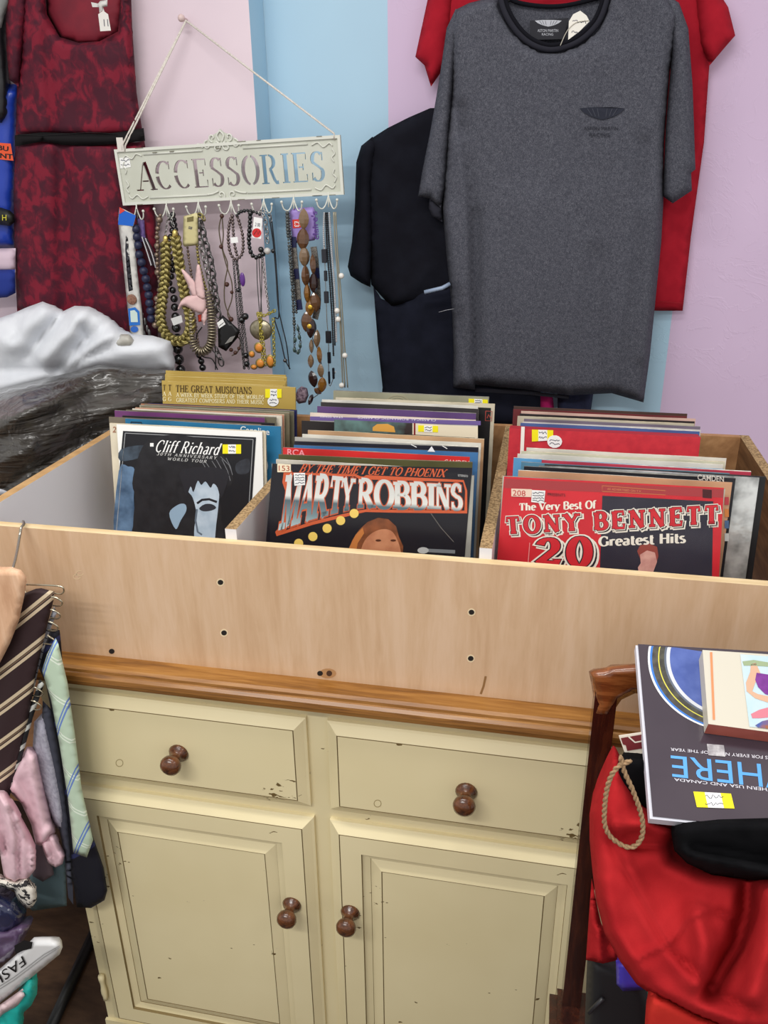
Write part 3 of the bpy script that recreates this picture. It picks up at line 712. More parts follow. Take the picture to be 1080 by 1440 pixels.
def print_chrome_title(e, R_):
    pl = R_.pl; org = mat((206, 92, 52), .4)
    patch('cover_print', [(383, 652), (664, 658), (652, 800), (372, 785)], pl, 0.0007, mat((20, 18, 28), .3), e, 0.0001)
    q2 = warp([(404, 668), (440, 668), (480, 672), (510, 674), (560, 678), (610, 680), (650, 682)], [(393, 746), (430, 733), (475, 721), (508, 714), (560, 715), (610, 716), (650, 717)])
    back = [(399, 664), (500, 667), (510, 671), (515, 668), (652, 675), (657, 690), (657, 722), (560, 721), (514, 720), (505, 722), (440, 738), (389, 754), (387, 748), (398, 735), (401, 690), (397, 678)]
    patch('title_outline', back, pl, 0.0009, org, e, 0.0001)
    patch('title_shadow', [(403, 667), (499, 670), (506, 674), (651, 678), (654, 690), (653, 718), (560, 717), (516, 716), (502, 718), (440, 733), (394, 748), (405, 735), (407, 690)], pl, 0.0011, mat((30, 26, 34), .3), e, 0.0001)
    serif_print('title_lettering', 'MARTY ROBBINS', q2, pl, 0.0013, org, e, .24, .13, .36, .02, 0, .07)
    serif_print('title_lettering', 'MARTY ROBBINS', q2, pl, 0.0016, chrome(), e, .23, .12, .36, .02, 0)
    serif_print('lettering', 'BY THE TIME I GET TO PHOENIX', [(424, 652.5), (627, 660), (420, 664), (625, 671)], pl, 0.0016, org, e, .19, .09, .26, .05, .22)
    n_ = patch('number_sticker', [(390, 652), (409, 653), (409, 664), (390, 664)], pl, 0.0016, mat((240, 226, 196), .5), e, 0.0002)
    sans_print('lettering', '153', [(392, 654.5), (407, 655), (392, 662), (407, 662.5)], pl, 0.0021, mat((170, 70, 40), .5), n_)
    s_ = patch('price_label', [(413, 665), (429, 665), (429, 682), (414, 683)], pl, 0.0020, M_WHITE, e, 0.0002); scribble(s_, 415, 666, 428, 681, pl, 0.0025, 4)
    sans_print('lettering', 'STEREO', [(644, 667), (658, 668), (644, 670), (658, 671)], pl, 0.0016, mat((200, 200, 200), .4), e)
    for cx, cy, r_ in ((498, 722, 6.5), (479, 732, 6.5), (460, 743, 6.5), (440, 754.5, 6.5), (420, 764, 6.5), (401, 774, 6.5)):
        patch('yellow_spot', disc(cx, cy, r_), pl, 0.0018, mat((240, 206, 104), .4), e, 0.0001)
    patch('print_hair', [(490, 775), (495, 760), (505, 745), (517, 734), (532, 728), (546, 730), (557, 740), (561, 755), (567, 768), (566, 790), (488, 790)], pl, 0.0018, mat((112, 62, 34), .4, c2=(150, 86, 50), scale=60), e, 0.0001)
    patch('print_face', [(508, 795), (508, 772), (516, 756), (528, 747), (541, 744), (552, 748), (560, 762), (564, 778), (564, 795)], pl, 0.0020, mat((206, 142, 104), .4, c2=(182, 116, 82), scale=40), e, 0.0001, 3)
    for cx in (532, 553): patch('print_eye', disc(cx, 760, 4, 1.6), pl, 0.0022, mat((84, 46, 30), .4), e, 0.0001)
    patch('print_hair', [(490, 772), (500, 752), (510, 742), (512, 750), (503, 764), (498, 790), (489, 790)], pl, 0.0021, mat((196, 122, 62), .4), e, 0.0001)
    strip('print_microphone', [(590, 774), (600, 774), (640, 776)], 5, pl, 0.0018, mat((120, 124, 128), .4), e); patch('print_microphone', disc(595, 774, 8, 4.5), pl, 0.0019, mat((186, 188, 186), .4), e, 0.0001)
    strip('scratch', [(606, 722), (620, 742), (638, 762)], 0.8, pl, 0.0018, mat((120, 114, 110), .4), e)
    plastic_cover(e, R_)
def print_red_band(e, R_):
    sans_print('lettering', 'RCA', [(404, 631), (429, 633), (404, 640), (429, 642)], R_.pl, 0.0009, mat((240, 150, 160), .4), e, .02)
    sans_print('lettering', 'CAMDEN', [(625, 646), (660, 648), (624, 653), (659, 655)], R_.pl, 0.0009, mat((240, 200, 196), .4), e)
def print_blue_sail(e, R_):
    patch('print_sail', [(607, 627.5), (612, 635.5), (601, 635)], R_.pl, 0.0009, mat((230, 232, 236), .4), e, 0.0001)
    strip('print_stroke', [(578, 625), (586, 629)], 1, R_.pl, 0.0009, M_WHITE, e); strip('print_stroke', [(622, 627), (629, 631)], 1, R_.pl, 0.0009, M_WHITE, e)
def print_painted(e, R_):
    pl = R_.pl
    patch('print_picture', [(470, 590), (580, 595), (580, 611), (470, 606)], pl, 0.0007, mat((98, 128, 124), .4, c2=(50, 40, 40), scale=24), e, 0.0001)
    patch('print_face', [(524, 601), (530, 596.5), (545, 596), (554, 600), (556, 608), (524, 606)], pl, 0.0010, mat((214, 156, 70), .4), e, 0.0001)
    patch('print_panel', [(580, 595), (672, 600), (672, 616), (580, 611)], pl, 0.0007, mat((226, 214, 188), .4), e, 0.0001)
    strip('print_stripe', [(583, 595), (583, 612)], 2.5, pl, 0.0010, mat((130, 40, 40), .4), e)
    price_sticker(e, [(588, 598), (616, 599), (616, 608), (588, 607)], pl, 0.0010)
def print_lilac(e, R_):
    pl = R_.pl
    patch('print_band', [(436, 585.5), (676, 592), (676, 598), (436, 591)], pl, 0.0007, mat((110, 90, 150), .4), e, 0.0001)
    sans_print('lettering', 'CLASSICAL ROMANTIC CLASSICS', [(613, 592.6), (503, 588.6), (613, 589.4), (503, 585.4)], pl, 0.0010, mat((226, 220, 232), .4), e)
    sans_print('lettering', 'STAR SERIES', [(482, 588), (450, 587), (482, 585), (450, 584)], pl, 0.0010, mat((226, 220, 232), .4), e)
def print_frame(e, R_):
    pl = R_.pl; o = pl.p; a = 0.013
    q = MB(); q.add([o+Vector((x, 0, 0))+UP*z+NRM*0.0012 for x, z in ((a, a), (R_.w-a, a), (R_.w-a, R_.h-a), (a, R_.h-a))], [(0, 1, 2, 3)]); q.build('dark_panel', mat((58, 52, 46), .4), e)
    price_sticker(e, [(659, 560.5), (686, 562), (686, 569), (659, 567.5)], pl, 0.0014)
    for r_ in (10, 7, 4): strip('print_ring', disc(559, 566, r_*1.6, r_, 12, 180, 360), 0.8, pl, 0.0015, mat((170, 160, 130), .4), e)
def print_frame2(e, R_):
    pl = R_.pl; o = pl.p; a = 0.007
    q = MB(); q.add([o+Vector((x, 0, 0))+UP*z+NRM*0.0012 for x, z in ((a, a), (R_.w-a, a), (R_.w-a, R_.h-a), (a, R_.h-a))], [(0, 1, 2, 3)]); q.build('black_panel', mat((28, 27, 28), .4), e)
    strip('logo_frame', [(683, 578), (692, 578.5), (691.5, 592), (682.5, 591.5), (683, 578)], 1.0, pl, 0.0015, mat((170, 70, 60), .4), e)
    strip('logo_mark', [(685, 588), (687, 583), (690, 588)], 1.4, pl, 0.0015, mat((170, 70, 60), .4), e)
MX0, MX1 = -0.103, 0.262
middle = [
 ('record_sleeve', 382, 650, None, .315, .004, C(170, 168, 158), M_EDGE['g'], 'plastic-covered sleeve with big chrome letters outlined in orange', print_chrome_title),
 ('record_sleeve', 388, 643.5, None, .308, .003, C(206, 200, 186), M_EDGE['w'], 'off-white sleeve directly behind the sleeve with chrome letters', None),
 ('record_sleeve', 391.5, 637, (668, 648), .310, .004, C(86, 84, 50), M_EDGE['b'], 'olive green sleeve between the off-white and the bright red sleeve', None),
 ('record_sleeve', 397.6, 626.5, (666, 640.5), .308, .004, C(214, 46, 46), M_EDGE['g'], 'bright red sleeve with pink lettering behind the olive green one', print_red_band),
 ('record_sleeve', 413, 623, (666, 633), .305, .003, C(66, 118, 170), M_EDGE['k'], 'blue sleeve with a white triangle directly behind the bright red one', print_blue_sail),
 ('record_sleeve', 413.8, 618, (672, 627), .308, .003, C(34, 34, 46), M_EDGE['g'], 'black-navy sleeve second behind the bright red one', None),
 ('record_sleeve', 414.4, 612.5, None, .312, .003, C(176, 174, 168), M_EDGE['w'], 'grey sleeve third behind the bright red one', None),
 ('record_sleeve', 425, 608, None, .308, .003, C(226, 222, 210), M_EDGE['w'], 'white sleeve fourth behind the bright red one', None),
 ('record_sleeve', 432.8, 602.5, None, .308, .003, C(196, 158, 120), M_EDGE['c'], 'tan sleeve directly in front of the painted picture sleeve', None),
 ('record_sleeve', 424, 589.5, None, .315, .003, C(34, 28, 28), M_EDGE['k'], 'black sleeve with painted yellow face, cream panel and yellow sticker', print_painted),
 ('record_sleeve', 436, 584.5, None, .308, .003, C(226, 220, 216), M_EDGE['w'], 'white sleeve with lilac band and upside-down lettering', print_lilac),
 ('record_sleeve', 436, 578, None, .310, .003, C(232, 214, 200), M_EDGE['c'], 'pale pink sleeve between the lilac-banded and the violet sleeve', None),
 ('record_sleeve', 446, 569, None, .305, .003, C(98, 70, 122), M_EDGE['g'], 'violet sleeve in the same compartment as the chrome-lettered one', None),
 ('record_sleeve', 451, 563, None, .308, .003, C(58, 54, 54), M_EDGE['w'], 'charcoal sleeve directly behind the violet one', None),
 ('record_sleeve', 452.6, 559.5, None, .308, .003, C(226, 222, 212), M_EDGE['w'], 'white sleeve second behind the violet one', None),
 ('record_sleeve', 472, 557, None, .315, .005, C(214, 204, 180), M_EDGE['c'], 'black sleeve with cream frame and small red logo, behind the violet one', print_frame2),
 ('box_set', 468.8, 547.5, None, .317, .012, C(156, 154, 130), M_EDGE['g'], 'tall grey-framed box set at the back of its compartment with yellow sticker', print_frame),
]
stack(middle, 1.187, .315, gM, MX0, MX1, .62)

def print_red_block_title(e, R_):
    pl = R_.pl; red = mat((214, 44, 54), .3, c2=(200, 36, 48), scale=20); crm = mat((240, 232, 218), .35); blk = mat((30, 28, 36), .3)
    patch('cover_print', [(709, 670), (1018, 686), (1010, 830), (697, 812)], pl, 0.0007, red, e, 0.0001)
    patch('print_band', [(710, 673), (1018, 688), (1017, 700), (709, 686)], pl, 0.0009, mat((168, 58, 62), .3), e, 0.0001)
    strip('print_frame', [(847, 683), (936, 690), (936, 696), (847, 691), (847, 683)], 0.9, pl, 0.0011, mat((200, 120, 70), .4), e)
    sans_print('lettering', 'AS ADVERTISED ON T.V.', [(854, 686), (902, 689.5), (854, 689), (902, 692.5)], pl, 0.0012, mat((214, 140, 90), .4), e)
    patch('print_panel', [(847, 697), (1003, 705), (1001, 830), (843, 818)], pl, 0.0010, mat((42, 40, 54), .3, c2=(54, 50, 62), scale=16), e, 0.0001)
    patch('logo_square', [(988, 688), (1001, 689), (1001, 701), (988, 700)], pl, 0.0011, mat((70, 20, 26), .4), e, 0.0001)
    serif_print('lettering', 'The Very Best Of', [(730, 708), (838, 704), (730, 718), (838, 715)], pl, 0.0015, crm, e, .24, .12, .24, .03)
    f1 = warp([(711, 728), (1010, 711)], [(713, 751), (1010, 736)])
    for dx, dy, gr, mm, dd in ((3.0, 2.6, .20, crm, .0013), (2.2, 2.0, .08, blk, .0016), (0, 0, .16, crm, .0018), (0, 0, .06, blk, .00195), (0, 0, 0, red, .0021)):
        serif_print('title_lettering', 'TONY BENNETT', f1, pl, dd, mm, e, .24, .13, .30, .24, 0, gr, dx, dy)
    f2 = [(755, 759), (832, 756), (752, 794), (832, 796)]
    for dx, dy, gr, mm, dd in ((5, 4, .16, crm, .0013), (4, 3, .08, blk, .0016), (0, 0, .16, crm, .0018), (0, 0, .06, blk, .00195), (0, 0, 0, red, .0021)):
        serif_print('title_lettering', '20', f2, pl, dd, mm, e, .24, .12, 0, .2, 0, gr, dx, dy)
    serif_print('lettering', 'Greatest Hits', [(842, 755), (964, 749), (842, 768), (964, 763)], pl, 0.0015, crm, e, .24, .12, .24, .03)
    sans_print('lettering', 'PRESENTS', [(770, 693), (795, 694.5), (770, 697), (795, 698.5)], pl, 0.0015, blk, e)
    n_ = patch('number_sticker', [(719, 687), (748, 688), (747, 699), (719, 698)], pl, 0.0016, mat((236, 210, 190), .5), e, 0.0002)
    sans_print('lettering', '208', [(721, 689), (739, 690), (721, 697), (739, 698)], pl, 0.0020, mat((190, 50, 50), .5), n_)
    s_ = patch('price_label', [(748, 689), (767, 690), (765, 708), (747, 706)], pl, 0.0020, M_WHITE, e, 0.0002); scribble(s_, 749, 691, 765, 706, pl, 0.0025, 4)
    patch('print_hair', [(896, 775), (900, 767), (912, 764), (924, 769), (926, 782), (922, 795), (900, 785)], pl, 0.0014, mat((150, 70, 60), .4), e, 0.0001)
    patch('print_face', [(900, 780), (910, 774), (921, 777), (924, 790), (918, 806), (898, 804), (897, 798), (901, 792)], pl, 0.0016, mat((222, 170, 156), .4, c2=(196, 134, 126), scale=60), e, 0.0001)
    strip('scratch', [(745, 763), (742, 800)], 1, pl, 0.0016, mat((230, 150, 150), .4), e)
    plastic_cover(e, R_, .008, .003)
def print_dark_label(e, R_):
    sans_print('lettering', 'CAMDEN', [(981, 667), (1018, 670), (981, 675), (1018, 678)], R_.pl, 0.0009, mat((214, 206, 196), .4), e, .01)
def print_red_box(e, R_):
    pl = R_.pl
    strip('spine_line', [(735.5, 600), (733, 660)], 5, pl, 0.0009, mat((236, 230, 222), .5), e)
    price_sticker(e, [(748, 604), (778, 605), (778, 619), (748, 621)], pl, 0.0009)
    patch('round_sticker', disc(780, 621, 10.5, 9), pl, 0.0014, M_WHITE, e, 0.0002); scribble(e, 773, 617, 787, 626, pl, 0.0019)
def print_foil(e, R_): pass
def print_colour_spots(e, R_):
    for (cx, cy, c) in ((1022, 705, (190, 60, 70)), (1022, 722, (214, 130, 60)), (1022, 738, (80, 110, 150)), (1022, 756, (200, 200, 196))): patch('print_spot', [(cx-3, cy-6), (cx+3, cy-6), (cx+3, cy+5), (cx-3, cy+5)], R_.pl, 0.0009, mat(c, .4), e, 0.0001)
SILV = mat((226, 228, 226), .2, 0.45, c2=(150, 152, 150), scale=34, bump=.6, bscale=26, bdist=.004)
RX0, RX1 = 0.284, 0.725
right = [
 ('record_sleeve', 707, 667, None, .313, .004, mat((186, 182, 168), .3), M_EDGE['g'], 'red and navy sleeve with cream block letters in torn plastic, front of its compartment', print_red_block_title),
 ('record_sleeve', 729, 658.5, None, .306, .003, C(206, 156, 120), M_EDGE['w'], 'orange-cream sleeve directly behind the red sleeve with block letters', print_colour_spots),
 ('record_sleeve', 737, 653.5, None, .306, .004, C(34, 34, 40), M_EDGE['g'], 'black sleeve with small white capitals behind the red block-letter sleeve', print_dark_label),
 ('record_sleeve', 758, 652, None, .318, .005, SILV, SILV, 'silver foil sleeve jutting out beyond its neighbours', None),
 ('record_sleeve', 766, 650.8, None, .320, .004, C(30, 30, 32), M_EDGE['k'], 'glossy black sleeve directly behind the silver foil sleeve', None),
 ('record_sleeve', 733, 649.5, None, .306, .003, C(86, 134, 160), M_EDGE['g'], 'steel blue sleeve directly behind the glossy black one beside the silver foil', None),
 ('record_sleeve', 762, 644.5, None, .308, .003, C(190, 62, 84), M_EDGE['w'], 'crimson sleeve directly in front of the sky blue sleeve', None),
 ('record_sleeve', 722.5, 641, None, .313, .003, C(96, 160, 206), M_EDGE['w'], 'sky blue sleeve in front of three white sleeves', None),
 ('record_sleeve', 728, 635.5, None, .311, .003, C(222, 216, 204), M_EDGE['w'], 'white sleeve directly behind the sky blue one', None),
 ('record_sleeve', 733, 632, None, .311, .003, C(206, 204, 180), M_EDGE['c'], 'ivory sleeve second behind the sky blue one', None),
 ('record_sleeve', 740.6, 627.5, None, .308, .003, C(222, 216, 204), M_EDGE['w'], 'white sleeve third behind the sky blue one, before the red box', None),
 ('box_set', 716, 600, None, .318, .034, mat((200, 46, 58), .5, c2=(184, 38, 52), scale=60), mat((168, 34, 46), .6), 'thick red cloth box set with white spine line and round sticker', print_red_box),
 ('record_sleeve', 732, 595, None, .304, .003, C(70, 96, 150), M_EDGE['w'], 'blue sleeve directly behind the thick red box set', None),
 ('record_sleeve', 735, 590.5, None, .304, .003, C(210, 204, 200), M_EDGE['w'], 'pale grey sleeve second behind the thick red box set', None),
 ('record_sleeve', 737, 586.5, None, .304, .003, C(120, 108, 124), M_EDGE['g'], 'mauve sleeve third behind the thick red box set', None),
 ('record_sleeve', 728, 583, None, .308, .003, C(196, 186, 164), M_EDGE['c'], 'buff sleeve fourth behind the thick red box set', None),
 ('record_sleeve', 731, 579.5, None, .308, .003, C(46, 36, 38), M_EDGE['k'], 'brown-black sleeve fifth behind the thick red box set', None),
 ('record_sleeve', 733, 576, None, .310, .003, C(216, 178, 164), M_EDGE['c'], 'pinkish sleeve sixth behind the thick red box set', None),
 ('record_sleeve', 722, 572.5, None, .312, .003, C(108, 40, 44), M_EDGE['k'], 'dark red sleeve second from the back of the red box compartment', None),
 ('record_sleeve', 717, 569, None, .315, .004, C(78, 54, 46), M_EDGE['k'], 'dark brown sleeve at the back of the red box compartment', None),
]
stack(right, 1.187, .315, gR, RX0, RX1, .62)

# ================================================================== GARMENTS ON THE WALL
def heather(name, c1, c2, c3):
    m, nt, b = base(name, 0.95, 0, 0.15)
    v = coords(nt, (1, 1, 0.6)); f_ = noi(nt, v, 700, 2, .7); g = noi(nt, coords(nt), 160, 3, .7)
    ad = nd(nt, 'ShaderNodeMath', operation='ADD'); ml = nd(nt, 'ShaderNodeMath', operation='MULTIPLY'); ml.inputs[1].default_value = .5
    nt.links.new(g, ml.inputs[0]); nt.links.new(f_, ad.inputs[0]); nt.links.new(ml.outputs[0], ad.inputs[1])
    nt.links.new(ramp(nt, ad.outputs[0], [(.55, c1), (.75, c2), (.95, c3)]), b.inputs['Base Color'])
    addbump(nt, b, f_, .15, .0008); return m
M_GREY = heather('heather_grey_jersey', (58, 59, 67), (76, 77, 86), (100, 101, 109))
M_RED = mat((170, 28, 44), .9, c2=(158, 24, 40), scale=30, spec=.15, bump=.1, bscale=400, bdist=.0006)
M_BLK = mat((25, 26, 34), .95, c2=(20, 20, 27), scale=20, spec=.1)
M_NAVY = mat((28, 30, 42), .95, c2=(22, 24, 34), scale=20, spec=.1)
M_DARKRIB = mat((46, 46, 54), .95, spec=.1); M_PIPE = mat((22, 22, 28), .95, spec=.1)

# red T-shirt
t = empty('tshirt', at(800, 560, 1.0), 'bright red T-shirt hanging behind the heather grey one', 'T-shirt')
puff('body', [(735, -78), (640, -48), (606, -20), (620, 60), (640, 200), (650, 432), (925, 437), (960, 437), (972, 330), (990, 200), (997, 100), (1000, 60), (988, -30), (880, -74), (862, -50), (830, -36), (795, -30), (765, -38), (748, -56)], 1.025, .015, .015, 20, M_RED, t, 12, [ridge(945, 250, 915, 400, 10, .012), ridge(985, 90, 950, 430, 16, -.008)])
puff('sleeve', [(975, -36), (1005, -20), (1024, 10), (1034, 50), (1020, 66), (998, 92), (985, 60)], 1.012, .02, .02, 25, M_RED, t, 8)
puff('sleeve', [(606, -22), (640, -46), (628, 90), (606, 122), (597, 92), (584, 80)], 1.012, .02, .02, 25, M_RED, t, 8)
q = MB(); q.tube([at(928+i*8, 424+i*.6, 1.008) for i in range(5)], .0008); q.build('hem_stitch', mat((150, 16, 32), .9), t)

# heather grey T-shirt
g = empty('tshirt', at(780, 565, .955), 'heather grey T-shirt with black piped collar and chest emblem', 'T-shirt')
body = [(700, -6), (660, 4), (640, 14), (632, 40), (636, 120), (628, 200), (622, 290), (628, 360), (636, 440), (638, 500), (637, 545), (668, 548), (668, 541), (740, 548), (800, 556), (860, 553), (905, 566), (914, 500), (922, 420), (930, 340), (933, 280), (934, 200), (942, 100), (955, 20), (935, -10), (905, -30), (858, -30), (852, 10), (840, 38), (815, 60), (785, 71), (762, 70), (738, 58), (720, 40), (707, 18)]
fl = [crease([(648, 150), (664, 300), (669, 545)], 6, -.028, True), crease([(905, 200), (895, 380), (872, 550)], 8, -.016, True), ridge(652, 200, 662, 545, 9, .016), ridge(672, 300, 668, 545, 6, -.012), ridge(632, 300, 640, 400, 10, .01), ridge(900, 300, 860, 545, 26, .012), ridge(838, 360, 842, 545, 14, -.008), ridge(740, 300, 735, 545, 40, .008), ridge(860, 90, 880, 260, 30, .008), rnoise(90, 220, .006, 3), ridge(930, 250, 905, 500, 10, .01), ridge(645, 440, 662, 520, 7, -.012)]
puff('body', body, .95, .045, .012, 15, M_GREY, g, 7, fl)
class Surf:
    def __init__(s, f_): s.f = f_
    def hit(s, px, py, d=0.0): return at(px, py, s.f(px, py)-d)
CHEST = Surf(lambda x, y: .95-.045-sum(f_(x, y) for f_ in fl)-.0022)
puff('sleeve', [(641, 12), (628, 40), (618, 110), (606, 180), (594, 240), (588, 276), (604, 279), (620, 292), (626, 262), (632, 180), (640, 90), (648, 30)], .94, .022, .02, 16, M_GREY, g, 6, [ridge(612, 180, 600, 262, 7, .004)])
puff('sleeve_lining', [(604, 279), (621, 292), (622, 312), (608, 305), (603, 293)], .945, .006, .01, 8, M_DARKRIB, g, 5)
puff('sleeve', [(934, -10), (955, 4), (968, 40), (974, 120), (978, 238), (972, 243), (973, 268), (946, 286), (932, 276), (936, 180), (944, 80), (938, 20)], .945, .022, .02, 18, M_GREY, g, 6, [ridge(958, 60, 966, 250, 8, .006)])
# inner back with label, collar ring, piping
puff('inner_back', [(698, -20), (707, 18), (722, 42), (740, 60), (764, 71), (786, 71), (815, 60), (840, 38), (853, 10), (860, -20), (845, -4), (800, 6), (765, 8), (730, 4), (712, -4)], .955, .004, .008, 10, M_GREY, g, 7)
collar = [(704, -12), (709, 12), (722, 36), (740, 55), (762, 66), (785, 67), (814, 56), (838, 34), (850, 8), (856, -20)]
tubeobj('collar', spline([at(x, y, .922) for x, y in collar], 5), .0085, M_DARKRIB, g, 8)
tubeobj('collar_piping', spline([at(x+(780-x)*.055, y-4.5, .916) for x, y in collar], 5), .0042, M_PIPE, g, 6)
tubeobj('collar_piping', spline([at(x, y, .945) for x, y in ((712, -4), (730, 4), (765, 9), (800, 7), (845, -4))], 5), .0042, M_PIPE, g, 6)
pl = Plane(at(770, 40, .938), (0, -1, 0.15))
lab = patch('neck_label', [(745, 29), (800, 25), (792, 55), (746, 56)], pl, 0, mat((22, 22, 32), .7), g, .0008)
sil = mat((176, 178, 186), .5)
def wings(parent, cx, cy, w, h, pl, d, m, m2):
    top = [(cx-w/2, cy-h*.5), (cx+w/2, cy-h*.5)]
    out = [(cx-w/2, cy-h*.5), (cx-w*.2, cy-h*.62), (cx+w*.2, cy-h*.62), (cx+w/2, cy-h*.5), (cx+w*.40, cy-h*.1), (cx+w*.25, cy+h*.25), (cx+w*.10, cy+h*.45), (cx, cy+h*.55), (cx-w*.10, cy+h*.45), (cx-w*.25, cy+h*.25), (cx-w*.40, cy-h*.1)]
    e_ = patch('wings_emblem', out, pl, d, m, parent, .0003)
    for k in (-.30, -.2, -.1, .1, .2, .3): strip('emblem_feather', [(cx+w*k*1.1, cy-h*.5), (cx+w*k*.75, cy+h*.35*(1-abs(k)*1.6))], max(.5, w*.015), pl, d+.0006, m2, e_)
    return e_
wings(lab, 771, 33, 38, 8, pl, .001, sil, mat((60, 60, 70), .6))
sans_print('lettering', 'ASTON MARTIN', [(756, 41), (785, 41), (756, 45), (785, 45)], pl, .0012, sil, lab)
sans_print('lettering', 'RACING', [(762, 46.5), (778, 46.5), (762, 50), (778, 50)], pl, .0012, sil, lab)
pl = CHEST; plm = mat((48, 50, 60), .95, spec=.1)
wings(g, 847, 160, 64, 15, pl, .0, plm, mat((66, 68, 78), .95))
sans_print('print_lettering', 'ASTON MARTIN', [(821, 178), (869, 178), (821, 183), (869, 183)], pl, .0004, mat((40, 41, 50), .95), g)
sans_print('print_lettering', 'RACING', [(829, 187), (857, 187), (829, 192), (857, 192)], pl, .0004, mat((40, 41, 50), .95), g)
pl = Plane(at(810, 35, .915), (0, -1, 0.1))
tg = patch('price_tag', [(806, 20), (816, 15), (825, 22), (829, 30), (815, 44), (799, 56), (800, 30)], pl, 0, mat((232, 228, 218), .7), g, .0008)
scribble(tg, 805, 26, 824, 36, pl, .001, 1); scribble(tg, 804, 42, 812, 48, pl, .001, 1)
tubeobj('tag_string', spline([pl.hit(x, y, .002) for x, y in ((788, 64), (795, 48), (802, 38), (812, 31), (828, 29))], 4), .0008, mat((196, 190, 176), .8), g, 5)
puff('lower_hem', [(668, 546), (740, 549), (800, 557), (800, 561), (740, 555), (668, 551)], .965, .003, .003, 3, M_DARKRIB, g, 5)
# its hanger: hook above, shoulders inside
h = empty('clothes_hanger', at(780, 0, .94), 'black hanger inside the heather grey T-shirt', 'hanger')
tubeobj('shoulder_bar', spline([at(x, y, .945) for x, y in ((665, 18), (712, 2), (740, -14), (790, -22), (850, -8), (940, 16))], 4), .004, M_BLACK, h)
tubeobj('hook', spline([at(x, y, .945) for x, y in ((770, -22), (770, -60), (785, -80), (800, -62))], 5), .002, M_BLACK, h)

# black T-shirt and trousers
b_ = empty('tshirt', at(560, 420, 1.0), 'plain black T-shirt hanging half behind the heather grey one', 'T-shirt')
puff('body', [(605, 152), (575, 165), (545, 180), (520, 196), (514, 240), (518, 330), (522, 400), (550, 432), (580, 428), (640, 420), (690, 400), (690, 150)], .99, .02, .015, 20, M_BLK, b_, 9, [ridge(545, 440, 600, 380, 12, .012), ridge(560, 200, 540, 380, 20, .006), rnoise(60, 100, .004, 8)])
puff('sleeve', [(524, 192), (508, 205), (501, 228), (499, 290), (495, 340), (489, 375), (493, 388), (508, 398), (521, 404), (524, 330), (522, 260), (530, 205)], .985, .028, .02, 16, M_BLK, b_, 6)
tr = empty('trousers', at(590, 600, .98), 'black trousers folded on a pale hanger below the black T-shirt', 'trousers')
puff('leg', [(525, 402), (536, 420), (556, 428), (590, 406), (632, 396), (720, 390), (760, 480), (760, 600), (532, 600), (538, 545), (531, 480)], .99, .022, .015, 24, M_NAVY, tr, 9, [ridge(553, 430, 545, 560, 12, -.012), ridge(600, 420, 620, 560, 30, .008), rnoise(40, 120, .004, 12)])
tubeobj('hanger_bar', [at(597, 411, .925), at(622, 405, .925), at(633, 399, .93)], .0048, mat((150, 166, 190), .35), tr, 8)
tubeobj('loose_thread', [at(617, 439, .93), at(628, 436, .928), at(640, 434, .93)], .0006, mat((180, 180, 186), .7), tr, 4)
puff('skirt', [(545, 556), (559, 546), (564, 570), (720, 566), (745, 552), (777, 556), (782, 600), (545, 600)], 1.022, .012, .01, 12, mat((196, 26, 110), .8), None, 7, label='magenta garment peeping out below the black trousers', cat='garment')
puff('jeans', [(784, 548), (835, 548), (828, 600), (784, 600)], 1.015, .015, .012, 12, mat((30, 34, 58), .9, c2=(40, 46, 74), scale=60), None, 7, label='dark blue jeans under the hem of the heather grey T-shirt', cat='jeans')

# ---- burgundy dress
def damask():
    m, nt, b = base('burgundy_damask', .75, 0, .25)
    v = coords(nt, (1, 1, .8)); f_ = noi(nt, v, 34, 4, .55, .6); g = noi(nt, coords(nt, (1, 1, 1.5)), 14, 2, .5, .3)
    ad = nd(nt, 'ShaderNodeMath', operation='ADD'); ml = nd(nt, 'ShaderNodeMath', operation='MULTIPLY'); ml.inputs[1].default_value = .5
    nt.links.new(g, ml.inputs[0]); nt.links.new(f_, ad.inputs[0]); nt.links.new(ml.outputs[0], ad.inputs[1])
    nt.links.new(ramp(nt, ad.outputs[0], [(.66, (68, 20, 36)), (.76, (86, 20, 38)), (.86, (120, 24, 44))]), b.inputs['Base Color'])
    addbump(nt, b, f_, .25, .001); return m
M_DRESS = damask(); M_DSTEEL = mat((120, 120, 122), .3, .8)
d_ = empty('dress', at(110, 470, .91), 'burgundy patterned dress with black waistband hanging on the pink wall', 'dress')
puff('bodice', [(52, -78), (62, -30), (66, 20), (84, 52), (110, 60), (140, 58), (166, 44), (172, -30), (174, -78), (182, -74), (186, 40), (192, 130), (201, 190), (190, 188), (130, 192), (70, 188), (22, 192), (24, 120), (28, 60), (32, -60), (42, -76)], .915, .026, .02, 9, M_DRESS, d_, 8, [ridge(62, 40, 75, 188, 8, -.01), ridge(55, 40, 66, 188, 8, .01), ridge(160, 80, 145, 185, 14, .008), rnoise(30, 90, .005, 2)])
puff('neck_lining', [(58, -60), (64, -20), (66, 22), (84, 54), (110, 62), (140, 60), (168, 46), (174, -20), (172, -60), (140, -48), (90, -48)], .93, .01, .008, 20, mat((124, 24, 42), .7, c2=(104, 20, 38), scale=20), d_, 8)
puff('skirt', [(22, 200), (70, 196), (130, 202), (192, 200), (203, 198), (214, 270), (222, 340), (222, 480), (160, 490), (90, 480), (40, 440), (24, 438), (20, 340), (19, 270)], .915, .026, .02, 9, M_DRESS, d_, 8, [ridge(85, 205, 90, 470, 9, -.014), ridge(70, 205, 60, 440, 14, .012), ridge(130, 205, 140, 470, 20, .01), ridge(170, 205, 185, 470, 10, -.010), rnoise(26, 200, .006, 4)])
